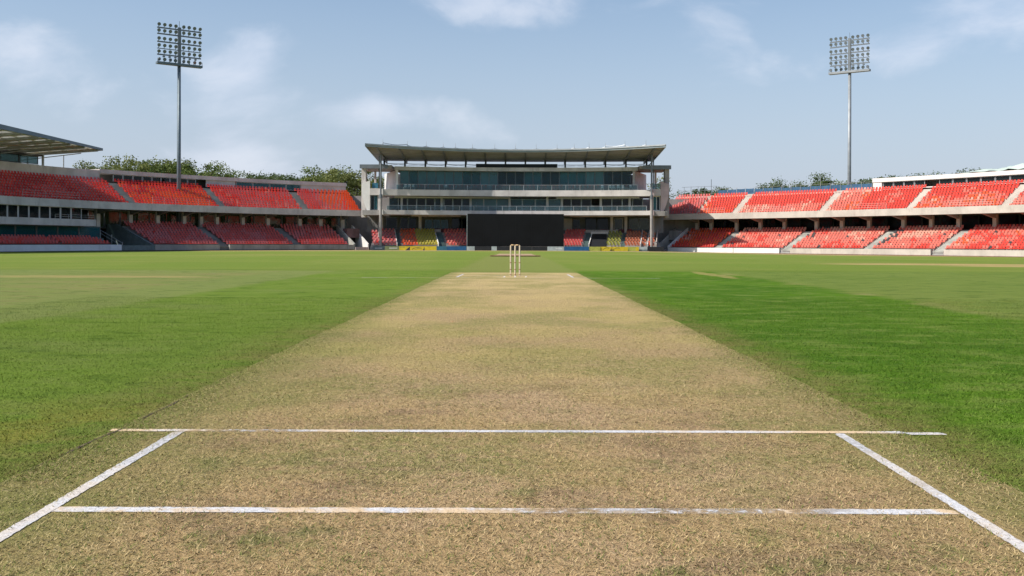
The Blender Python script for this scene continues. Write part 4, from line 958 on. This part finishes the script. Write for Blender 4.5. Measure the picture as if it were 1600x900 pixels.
# aisles and black tunnel mouth laid over the terrace
def astep(x0, x1, lean, m_):
    for i in range(PT['n']):
        a = lean*i
        A('aisle_step', m_, x0+a, x1+a, 149.19+PT['t']*(i-.5), 149.2+PT['t']*i-.004, -.5, PT['z0']+PT['r']*(i-.5), n=2, hw=22)
        A('aisle_step', m_, x0+a, x1+a, 149.19+PT['t']*i, 149.2+PT['t']*(i+.5), -.5, PT['z0']+PT['r']*i+.006, n=2, hw=22)
astep(-17.85, -17.3, -LN, STEPG); astep(-11.6, -10.5, -LN, STEPG); astep(10.2, 11.1, LN, STEPG); astep(15.98, 16.55, LN, STEPG)
mb = MB(); ya = fy(12.6, 149.0); mb.hexa([(11.35, ya, -.4), (13.75, ya, -.4), (14.4, ya+5.0, -.4), (12.0, ya+5.0, -.4), (11.35, ya, .15), (13.75, ya, .15), (14.4, ya+5.0, 2.2), (12.0, ya+5.0, 2.2)]); mb.build('tunnel_dark_wedge', BLACKB, pv_)  # solid black wedge over the steps, tunnel darkness given as colour
mb = MB(); mb.box(11.9, 14.6, ya+5.0, ya+5.4, 2.1, 2.55); mb.build('entrance_lintel', CONC, pv_)
for (xa, ln, wm) in ((-20.4, -1, CONC), (-17.95, -1, CONC), (-11.75, -1, WHITE), (11.18, 1, WHITE), (18.9, 1, CONC), (19.95, 1, CONC), (21.2, 1, CONC_W)):
    xb = xa+.11; dx = ln*LN*8.7; ya = fy(xa, 149.0, hw=22); mb = MB(); mb.hexa([(xa, ya, .0), (xb, ya, .0), (xb+dx, ya+6.3, 2.2), (xa+dx, ya+6.3, 2.2), (xa, ya, .62), (xb, ya, .62), (xb+dx, ya+6.3, 2.85), (xa+dx, ya+6.3, 2.85)]); mb.build('aisle_side_wall', wm, pv_)
# ground level rear wall: columns, doors, windows
A('ground_rear_wall', CONC_D, -21.9, 21.9, 158.6, 158.8, 2.4, Z1B)
for x in (-21.2, -15.2, -2, 3, 15.4, 17.6): 
    mb = MB(); y = fy(x, 156.9); mb.box(x-.22, x+.22, y-.22, y+.22, 2.4, Z1B+.02); mb.build('ground_column', CONC, pv_)
def gwin(x0, x1, z0, z1, gm, fm):
    wins(x0, x1, max(1, int(round((x1-x0)/1.5))), 158.2, z0, z1, gm, fm, 'ground_window')
gwin(-20.7, -18.9, 2.9, 4.8, G_DARK, STEEL); gwin(-18.5, -15.9, 2.9, 4.8, G_DARK, STEEL); gwin(-14.6, -10.8, 3.0, 4.5, G_TEAL, STEEL); gwin(-10.3, -7, 3.0, 4.7, G_DARK, DARK)
gwin(9.3, 10.5, 3.2, 4.6, G_DARK, STEEL); gwin(11.3, 15.0, 2.8, 4.8, G_DARK, DARK); gwin(15.9, 17.3, 2.9, 4.7, G_GREEN, WHITE); gwin(18.2, 21.4, 2.9, 4.8, G_GREEN, STEEL)
A('wall_panel', CURT, 7.2, 9.2, 158.1, 158.3, 2.8, 4.7, n=3)
for (x0, x1) in ((-17.8, -15.6), (-13.8, -9.2), (13.5, 16.0), (16.6, 18.6)):
    A('back_bench', CHAIRM, x0, x1, 157.0, 157.3, 2.42, 2.95, n=3)
# tall round columns carrying the roof
for (x, d, r) in ((-20.35, 149.5, .17), (-21.0, 152.5, .11), (20.6, 149.5, .17), (21.3, 152.5, .11)):
    mb = MB(); y = d; mb.tube((x, y, .2 if r < .2 else 1.9), (x, y, Z2B-.4), r*1.25, n=14); c = mb.build('roof_column', CONC_DK, pv_)
    m2 = MB(); m2.tube((x, y, Z2B-.4), (x, y, 14.35), r*.8, n=14); m2.build('roof_column_steel', STEEL, c)
    m2 = MB(); m2.tube((x, y, Z2B-.5), (x, y, Z2B+.1), r*1.45, n=14); m2.build('column_collar', STEEL, c)
# roof
RHW, ZF_, ZBK = 21.7, 14.75, 13.70
rf = A('roof', SOFF, -RHW, RHW, 143.4, 157, ZF_, ZF_+.10, sag=8.6, sag2=1.5, hw=RHW, z0b=ZBK, z1b=ZBK+.16, n=36)
A('roof_top_sheet', ROOFM, -RHW, RHW, 143.5, 157.05, ZF_+.11, ZF_+.24, sag=8.6, sag2=1.5, hw=RHW, z0b=ZBK+.17, z1b=ZBK+.28, n=36, parent=rf)
A('roof_fascia', ROOFM, -RHW-.1, RHW+.1, 143.22, 143.39, ZF_-.10, ZF_+.36, sag=8.6, hw=RHW, n=36, parent=rf)
A('roof_gutter', STEEL_L, -RHW, RHW, 143.08, 143.215, ZF_+.16, ZF_+.34, sag=8.6, hw=RHW, n=36, parent=rf)
for sx_ in (-1, 1):
    mb = MB(); x = sx_*RHW; mb.bar((x+sx_*.06, 143.3, ZF_+.12), (x+sx_*.06, 157, ZBK+.12), .12, .40); mb.build('roof_end_fascia', STEEL_L if sx_ > 0 else ROOFM, rf)
    mb = MB(); P_ = [(x*1.0, 157, ZBK), (x*.985, 157.4, ZBK-.45), (x*.955, 157.5, ZBK-.75), (x*.94, 157.5, ZBK-1.2)]
    for a, b in zip(P_, P_[1:]): mb.tube(a, b, .09, n=8)
    mb.build('downpipe', STEEL, rf)
for k in range(14):
    x = -20.4+40.8*k/13; ya, yb = fy(x, 143.4, 8.6, RHW), fy(x, 157, 1.5, RHW)
    mb = MB(); mb.hexa([(x-.11, ya+.5, ZF_-.12), (x+.11, ya+.5, ZF_-.12), (x+.11, yb-.2, ZBK-.42), (x-.11, yb-.2, ZBK-.42), (x-.11, ya+.5, ZF_-.04), (x+.11, ya+.5, ZF_-.04), (x+.11, yb-.2, ZBK-.005), (x-.11, yb-.2, ZBK-.005)]); mb.build('roof_rib', STEEL, rf)
    mb = MB(); zt = ZF_+(ZBK-ZF_)*(fy(x, 153.8)-ya)/(yb-ya); mb.box(x-.13, x+.13, fy(x, 153.8)-.13, fy(x, 153.8)+.13, 12.5, zt-.1); mb.build('roof_post', DARK, rf)
    if k < 13:
        xb = x+40.8/13; mb = MB()
        za = 12.9; mb.bar((x, fy(x, 156), za), (xb, fy(xb, 156), za+.25), .05, .05); mb.bar((x, fy(x, 156), za+.3), (xb, fy(xb, 156), za+.05), .05, .05); mb.bar((x, fy(x, 156.4), 13.25), (xb, fy(xb, 156.4), 13.25), .06, .06); mb.build('roof_bracing', STEEL_L, rf)
for k in range(9):                                             # soffit joints
    t_ = (k+.6)/9.5; A('soffit_batten', CONC, -RHW+.1, RHW-.1, 143.4+13.6*t_, 143.5+13.6*t_, ZF_+(ZBK-ZF_)*t_-.035, ZF_+(ZBK-ZF_)*t_-.004, sag=8.6+(1.5-8.6)*t_, hw=RHW, n=30, parent=rf)
# lightning rods and loose cable on the roof
rods = [-19.6, -16.2, -13.5, -11, -9.2, -6.6, -3.2, 0, 3.2, 6.4, 9.0, 11.2, 13.6, 16.4, 19.3]
for i, x in enumerate(rods):
    y = fy(x, 144.6, 8.2, RHW); mb = MB(); z = ZF_+.1; mb.bar((x, y, z), (x, y, z+.55), .16 if i in (0, 1, 2, 3, 13) else .10, .16); mb.tube((x, y, z+.5), (x, y, z+1.05+.2*random.random()), .04, .02, n=6); mb.build('lightning_rod', STEEL_L, rf)
for i in range(len(rods)-1):
    a, b = rods[i], rods[i+1]; mb = MB(); pr = None
    for k in range(6):
        x = a+(b-a)*k/5; z = ZF_+.62-.18*math.sin(PI*k/5)+(.1 if i in (0, 12) else -.08); p = (x, fy(x, 144.6, 8.2, RHW), z)
        if pr: mb.tube(pr, p, .045 if i in (0, 1, 12, 13) else .028, n=5)
        pr = p
    mb.build('roof_cable', STEEL if i < 3 else STEEL_L, rf)
# end bays
def endbay(sx_):
    cW = WHITE if sx_ < 0 else PINKW
    def bx(nm, x0, x1, y0, y1, z0, z1, m_):
        a, b = sorted((sx_*x0, sx_*x1)); mb = MB(); mb.box(a, b, y0, y1, z0, z1); return mb.build(nm, m_, pv_)
    bx('bay_canopy', 18.95, 23.7, 151.2, 160, 12.15, 12.55, CONC_DK)
    bx('bay_canopy_lip', 19.5, 23.8, 151.05, 151.195, 12.05, 12.66, STEEL)
    bx('bay_end_pier', 22.95, 23.6, 151.6, 153.2, 4.6, 12.14, CONC if sx_ < 0 else CONC_DK)
    bx('bay_rear_pier', 22.4, 22.7, 159, 159.4, 9, 12.14, CONC)
    bx('bay_floor_beam', 20.6, 23.3, 150.6, 160, Z1B-.1, Z1T-.03, CONC_DK)
    bx('bay_upper_beam', 20.7, 22.2, 150.8, 160, Z2B+.05, Z2T+.15, CONC)
    bx('bay_inner_wall', 20.75, 21.0, 151.0, 151.5, Z1T-.03, Z2B+.05, CONC)
    f = bx('bay_window', 21.05, 22.15, 151.3, 151.4, Z1T, Z2B+.04, STEEL if sx_ < 0 else WHITE)
    a, b = sorted((sx_*21.15, sx_*21.55)); mb = MB(); mb.box(a, b, 151.26, 151.29, Z1T+.15, Z2B-.1); mb.build('pane', G_TEAL, f)
    a, b = sorted((sx_*21.65, sx_*22.05)); mb = MB(); mb.box(a, b, 151.26, 151.29, Z1T+.15, Z2B-.1); mb.build('pane', G_DARK, f)
    if sx_ < 0: bx('bay_blue_panel', 21.0, 21.9, 151.2, 151.3, Z2T+.2, Z2T+1.0, TEALB)
    else: bx('bay_balustrade', 20.8, 22.1, 150.9, 150.95, Z2T+.2, Z2T+1.0, G_RAIL)
    # curved side wall that closes the end of the upper seats
    pts = [(0, Z1T), (0, 9.95), (1.0, 10.1), (2.2, 9.9)]; x0, x1 = 22.2, 23.45
    cv_ = [(x0, Z1T-.02), (x0, 10.2), (x1, 9.75), (x1, 8.6), (x1-.12, 7.6), (x1-.38, 6.7), (x1-.75, Z1T-.02)]
    mb = MB(); mb.prism([(sx_*x, 150.9, z) for x, z in cv_], (0, .5, 0)); mb.build('curved_side_wall', cW, pv_)
    bx('bay_ground_rear', 21.9, 23.6, 157.5, 157.7, 2.4, 5.0, CONC_D)
endbay(-1); endbay(1)
fin(pv_)

# ------------------------------------------------------------------ sight screen
ss_ = empty('sight_screen', (0, 148.4, ZC)); tag(ss_, 'tall black sight screen in front of the pavilion behind the far wicket', 'sight screen')
n = 6
for i in range(n):
    a, b = -7.2+14.45*i/n, -7.2+14.45*(i+1)/n; mb = MB(); mb.box(a+.004, b-.004, 148.4, 148.46, .22, 5.08); mb.build('screen_cloth', BLACK, ss_)
for x in np.linspace(-7.2, 7.25, 7):
    mb = MB(); mb.box(x-.05, x+.05, 148.47, 148.57, ZC-.1, 5.06); mb.bar((x, 148.57, 3.6), (x, 149.15, ZC), .06, .06); mb.build('screen_post', DARK, ss_)
for z in (.25, 2.6, 5.0):
    mb = MB(); mb.box(-7.2, 7.25, 148.575, 148.63, z-.04, z+.04); mb.build('screen_rail', DARK, ss_)
mb = MB(); mb.box(-7.27, -7.205, 148.38, 148.5, ZC, 5.1); mb.build('screen_edge', GREYB, ss_)
fin(ss_)
# ------------------------------------------------------------------ advertising boards
def board(x0, x1, y, mat, label, marks=()):
    mb = MB(); z0, z1 = ZC-.02, .20; r = empty('advertising_board', ((x0+x1)/2, y, ZC)); tag(r, label, 'board', 'advertising boards along the boundary')
    mb.box(x0+.01, x1-.01, y-.03, y+.03, z0, z1); mb.build('panel', mat, r)
    mb = MB(); mb.box(x0+.3, x0+.36, y+.031, y+.4, z0, z1-.1); mb.box(x1-.36, x1-.3, y+.031, y+.4, z0, z1-.1); mb.build('prop', DARK, r)
    for (kind, u0, v0, u1, v1, m_) in marks:
        mb = MB(); W = x1-x0; H = z1-z0
        if kind == 'bar': mb.box(x0+u0*W, x0+u1*W, y-.036, y-.0305, z0+v0*H, z0+v1*H)
        elif kind == 'tri': mb.prism([(x0+u0*W, y-.0305, z0+.02), (x0+u1*W, y-.0305, z0+.02), (x0+u1*W, y-.0305, z0+v1*H)], (0, -.005, 0))
        elif kind == 'arc':
            pr = None
            for k in range(8):
                t_ = k/7; p = (x0+(u0+(u1-u0)*t_)*W, y-.034, z0+(v0+(v1-v0)*math.sin(PI*.75*t_))*H)
                if pr: mb.bar(pr, p, .012, .05)
                pr = p
        mb.build('print', m_, r)
    fin(r)
YB = 147.7
board(-21.4, -19.6, YB+1.4, SLATE, 'slate blue advertising board at the left end of the row', [('bar', .15, .42, .75, .58, MARKW)])
board(-19.6, -17.4, YB+.9, OLIB, 'olive advertising board between the slate and yellow boards', [('bar', .3, .45, .85, .60, MARKW)])
board(-17.4, -15.75, YB+.6, YELB, 'yellow advertising board with a dark slanting corner beside the olive board', [('tri', .55, 0, .98, .9, MARK), ('bar', .1, .72, .5, .82, OLIB)])
board(-15.75, -13.8, YB+.4, YELB, 'yellow advertising board with a curved dark line, middle of the left three', [('arc', .15, .25, .75, .7, MARK), ('arc', .35, .15, .9, .55, OLIB)])
board(-13.8, -11.75, YB+.2, YELB, 'yellow advertising board next to the teal blue board', [('tri', .0, 0, .12, .9, MARK)])
board(-11.75, -10.2, YB+.1, TEALB, 'teal blue advertising board between yellow and deep blue boards')
board(-10.2, -7.3, YB, BLUB, 'deep blue advertising board just left of the sight screen')
board(-7.25, -6.05, YB, GREYB, 'pale grey board under the left end of the sight screen')
board(-6.05, -3.55, YB, BLACKB, 'black board between two pale boards under the sight screen')
board(-3.55, -2.75, YB, GREYB, 'small pale grey board set among the black boards under the sight screen')
board(-2.75, 2.5, YB, BLACKB, 'long black board behind the wicket under the sight screen')
board(2.5, 4.8, YB, BLACKB, 'black board right of the wicket next to the wide pale board')
board(4.8, 7.25, YB, GREYB, 'wide pale grey board under the right end of the sight screen', [('bar', .5, .45, .9, .6, MARKW)])
board(7.3, 11.05, YB, BLUB, 'deep blue advertising board just right of the sight screen')
board(11.05, 12.75, YB+.3, YELG, 'yellow green advertising board right of the deep blue board')
board(12.75, 14.4, YB+.4, YELB, 'bright yellow advertising board with a dark angular mark, right side', [('arc', .2, .2, .8, .75, MARK), ('tri', .88, 0, 1, .9, MARK)])
board(14.4, 16.9, YB+.6, YELB, 'bright yellow advertising board in the middle of the right hand row', [('arc', .1, .25, .5, .75, OLIB)])
board(16.9, 18.6, YB+.9, YELG, 'faded yellow green advertising board with a bright end on the right', [('bar', .72, .05, .99, .95, YELB)])
board(18.6, 19.9, YB+1.1, GREYB, 'weathered pale advertising board near the right entrance', [('bar', .0, .0, .99, .35, SLATE)])
board(19.9, 22.4, YB+1.5, BLACKB, 'dark low board closing the right entrance')

# ------------------------------------------------------------------ floodlights
LAMPM = pm('lamp_housing', (.13, .15, .17), .4, .1, 2, metal=.4); LENS = glass('lamp_lens', (.16, .18, .2), trans=.1, ior=1.6)
def lamp_proto(parent):
    n = 10; prof = [(.05, .20), (.13, .12), (.24, -.06), (.25, -.14)]      # round bowl looking along -Y
    mb = MB(); mb.add([(r*math.cos(2*PI*i/n), y, r*math.sin(2*PI*i/n)) for r, y in prof for i in range(n)], [(k*n+i, k*n+(i+1)%n, (k+1)*n+(i+1)%n, (k+1)*n+i) for k in range(3) for i in range(n)]+[tuple(range(n))])
    mb.bar((0, .05, -.22), (0, .05, -.46), .07, .07)
    o = mb.build('lamp', LAMPM, parent)
    m2 = MB(); m2.add([(.245*math.cos(2*PI*i/n), -.135, .245*math.sin(2*PI*i/n)) for i in range(n)], [tuple(range(n))]); l = m2.build('lens', LENS, o)
    return o, l
def floodlight(loc, rz, top, label, matp, lean):
    r = empty('floodlight_tower', loc, rz); tag(r, label, 'floodlight')
    hb, ht = top-5.9, top-.65; hw = 3.05
    mb = MB(); mb.tube((0, 0, 0), (0, 0, hb+.2), .31, .21, n=14); mb.build('pole', matp, r, smooth=True)
    mb = MB(); mb.box(-.20, .20, -.20, .20, hb, ht); mb.build('mast', STEEL, r)
    mb = MB(); mb.tube((0, 0, ht), (0, 0, ht+.9), .03, n=6); mb.build('lightning_spike', STEEL, r)
    mb = MB(); mb.box(-hw-.1, hw+.1, -.5, .35, hb-.15, hb+.16); mb.build('platform', matp, r)
    mb = MB()
    for x in (-hw-.05, hw+.05): mb.bar((x, -.45, hb+.16), (x, -.45, hb+.6), .04, .04)
    mb.build('platform_rail', STEEL, r)
    rows = [hb+.55, hb+1.66, hb+2.50, hb+3.45, hb+4.55, hb+5.40]
    proto = None
    for j, z in enumerate(rows):
        if j:
            mb = MB(); th = .09 if j == 2 else .17; mb.box(-hw, hw, -.09, .09, z-.46-th/2, z-.46+th/2); mb.build('cross_beam', STEEL, r)
        for i in range(8):
            x = (-2.85+.77*i) if i < 4 else (.54+.77*(i-4)); 
            if proto is None: proto, lens = lamp_proto(r); o = proto
            else:
                o = proto.copy(); C.objects.link(o); o.parent = r; c = lens.copy(); C.objects.link(c); c.parent = o
            o.location = (x, -.12, z); o.rotation_euler = (math.radians(18)+random.gauss(0, .06), 0, random.gauss(0, .12) if j else random.gauss(0, .5))
    # uneven second layer of small fittings above the platform
    for i in range(6):
        x = -2.2+.8*i+(.4 if i > 2 else 0); mb = MB(); mb.box(x-.14, x+.14, -.35, -.05, hb+.85, hb+1.02); mb.bar((x, -.2, hb+.16), (x, -.2, hb+.85), .05, .05); mb.build('ballast_box', STEEL, r)
    # maintenance ladder up the pole
    mb = MB()
    for x in (-.16, .16): mb.bar((x, .40, 2), (x, .30, hb), .03, .03)
    for k in range(int((hb-2)/.6)): mb.bar((-.16, .40-.10*k*.6/(hb-2), 2+.6*k), (.16, .40-.10*k*.6/(hb-2), 2+.6*k), .025, .025)
    mb.build('ladder', STEEL, r)
    return r
floodlight((-47.3, 139.0, -.4), math.radians(36), 31.9, 'tall floodlight tower standing behind the left grandstand', pm('backlit_grey_pole', (.13, .17, .20), .5, .08, 1, metal=.2), 0)  # pole darker than its twin: backlit shade put into its colour
floodlight((52.0, 154.0, -.6), math.radians(-36), 34.0, 'tall floodlight tower with a pale pole behind the right grandstand', pm('pale_grey_pole', (.27, .29, .31), .5, .08, 1, metal=.3), 0)

# ------------------------------------------------------------------ trees
BARK = pm('bark', (.10, .075, .05), .95, .2, 3, .4, 8)
def leafmat(name, a, b):
    mt = bpy.data.materials.new(name); mt.use_nodes = True; t = NT(mt.node_tree); bs = t.n['Principled BSDF']
    at = t.new('ShaderNodeAttribute', attribute_name='tone'); t.put(bs.inputs['Base Color'], t.mix(at.outputs['Fac'], a, b)); bs.inputs['Roughness'].default_value = .7
    bs.inputs['Specular IOR Level'].default_value = .25
    tr = t.new('ShaderNodeBsdfTranslucent'); t.put(tr.inputs[0], t.mix(.5, t.mix(at.outputs['Fac'], a, b), (.16, .20, .03)))
    mx = t.new('ShaderNodeMixShader'); mx.inputs[0].default_value = .28; t.l.new(bs.outputs[0], mx.inputs[1]); t.l.new(tr.outputs[0], mx.inputs[2]); t.l.new(mx.outputs[0], t.n['Material Output'].inputs[0])
    return mt
LEAF = [leafmat('leaf_green', (.045, .085, .022), (.155, .200, .050)), leafmat('leaf_olive', (.062, .090, .028), (.195, .210, .065)), leafmat('leaf_dark', (.038, .066, .030), (.105, .145, .055))]
def tree_proto(seed, h, rad, slim=1.0, nclump=78, leaves=125, leaf=.28):
    r_ = np.random.default_rng(seed); mb = MB()
    mb.tube((0, 0, -.5), (.1, 0, h*.34), .32, .24, n=9); mb.tube((.1, 0, h*.34), (.0, .2, h*.62), .24, .12, n=8)
    cl = []
    for i in range(nclump):
        a = r_.random()*2*PI; u = r_.random()**.5; zz = h*(.42+.52*r_.random()); env = math.sin(PI*min(1, max(.08, (zz/h-.32)/.76)))**.6
        cl.append(np.array([math.cos(a)*rad*u*env*slim, math.sin(a)*rad*u*env*slim, zz+h*.025*r_.normal()]))
    for c in cl[::3]:
        st = Vector((.08, .05, h*(.30+.25*r_.random()))); md = st.lerp(Vector(c), .55)+Vector((0, 0, h*.03)); mb.tube(st, md, .09, .06, n=5); mb.tube(md, c, .06, .025, n=5)
    N = nclump*leaves; V = np.zeros((N, 4, 3)); tone = np.zeros(N); k = 0
    for c in cl:
        cr = h*.074*(.6+.9*r_.random()); tn = r_.random()*.55
        dirs = r_.normal(size=(leaves, 3)); dirs /= np.linalg.norm(dirs, axis=1)[:, None]; rr = cr*(r_.random(leaves)**.45)*(1+.10*r_.normal(size=leaves))
        pos = c+dirs*rr[:, None]*np.array([1.25, 1.25, .8])
        for q in range(leaves):
            nn = dirs[q]*.6+r_.normal(size=3)*.6+np.array([0, 0, .4]); nn /= np.linalg.norm(nn); t1 = np.cross(nn, r_.normal(size=3)); t1 /= np.linalg.norm(t1); t2 = np.cross(nn, t1)
            s_ = leaf*(.55+.8*r_.random()); p = pos[q]
            V[k] = [p-t1*s_*.5, p+t2*s_*.32, p+t1*s_*.5, p-t2*s_*.32]; tone[k] = min(1, tn+.45*r_.random()); k += 1
    return mb, V, tone
PROT = [tree_proto(3, 12, 5.2), tree_proto(11, 13, 4.6), tree_proto(23, 11, 5.6, nclump=80), tree_proto(31, 12, 1.5, nclump=40, leaves=90)]
PM = {}
def tree(kind, leafk, x, y, h, label, group, base=0.0, wide=1.0):
    r = empty('tree', (x, y, base), random.random()*6.28); tag(r, label, 'tree', group); s = h/[12, 13, 11, 12][kind]
    if (kind, leafk) not in PM:
        mb, V, tone = PROT[kind]
        t_ = mb.build('trunk', BARK, r, smooth=True); c = bulk('crown', V, 4, LEAF[leafk], r, tone); PM[(kind, leafk)] = (t_, c)
    else:
        t_, c = PM[(kind, leafk)]
        t_, c = t_.copy(), c.copy(); C.objects.link(t_); C.objects.link(c); t_.parent = r; c.parent = r
    r.scale = (s*wide, s*wide, s)
GL = 'trees behind the left grandstand'; GR = 'far trees behind the right grandstand'
TL = [(-76.2, 182, 15.8, 1, 1, 'leafy tree just right of the press box roof tip, first in the row'), (-71.6, 180, 15.6, 0, 1, 'rounded olive green tree second from the press box roof'),
      (-69.5, 188, 17.0, 2, 1, 'broad olive tree third from the press box roof'), (-65.0, 184, 16.2, 1, 0, 'tree with feathery top midway between press box roof and floodlight pole'),
      (-63.5, 192, 17.0, 0, 1, 'bushy tree left of the floodlight pole, fifth in the row'), (-60.2, 186, 15.4, 2, 0, 'dark tree close beside the left floodlight pole'),
      (-58.2, 190, 14.2, 1, 2, 'small dark tree just right of the left floodlight pole'), (-54.2, 184, 13.0, 0, 0, 'low tree furthest right of the left floodlight row'),
      (-56.8, 220, 16.6, 2, 2, 'far dark tree at the left end of the middle group behind the stand'), (-52.4, 214, 16.0, 0, 2, 'far tree second in the middle group behind the left stand'),
      (-48.5, 216, 16.1, 1, 2, 'far bluish tree in the centre of the middle group'), (-44.6, 218, 15.4, 2, 2, 'low far tree at the right end of the middle group'),
      (-38.6, 205, 16.8, 0, 0, 'full green tree left of the pavilion, behind the end of the left stand'), (-34.8, 200, 16.0, 2, 1, 'lighter green tree touching the left edge of the pavilion canopy'),
      (-30.5, 204, 14.6, 1, 1, 'tree seen through the open left bay of the pavilion')]
for (x, y, h, k, lk, lb) in TL: tree(k, lk, x, y, h, lb, GL)
TR = [(46.0, 250, 14.6, 0, 2, 'small distant tree above the blue fence near the tall post'), (49.0, 250, 14.9, 2, 2, 'distant rounded tree second above the blue fence'), (51.5, 250, 15.0, 1, 2, 'distant tree third above the blue fence'),
      (67.2, 255, 17.0, 3, 2, 'distant leaning tree over the middle of the blue fence'), (70.3, 255, 16.6, 2, 2, 'broad distant tree beside the leaning one over the blue fence'), (75.0, 258, 16.5, 3, 2, 'tiny tree top between broad tree and the two slim trees'),
      (78.6, 255, 18.2, 3, 2, 'left one of two slim columnar trees over the blue fence'), (80.1, 255, 18.3, 3, 2, 'right one of two slim columnar trees over the blue fence'), (82.6, 255, 16.9, 2, 0, 'rounded tree just left of the right floodlight pole'),
      (72.5, 205, 14.4, 0, 0, 'green tree between right floodlight pole and the white rim'), (93, 250, 18.0, 2, 2, 'dark tree top peeping over the start of the white rim'), (97, 250, 18.3, 0, 2, 'second dark tree top peeping over the white rim'),
      (110, 250, 19.0, 2, 2, 'dark tree top in front of the tarpaulin on the rim'), (115, 250, 20.2, 0, 2, 'taller dark tree top next to the tarpaulin'), (30.0, 205, 14.0, 3, 1, 'tree seen through the open right bay of the pavilion')]
for (x, y, h, k, lk, lb) in TR: tree(k, lk, x, y, h, lb, GR)

scene.render.engine = 'CYCLES'
scene.render.resolution_x = 1024; scene.render.resolution_y = 576
bpy.context.view_layer.update()
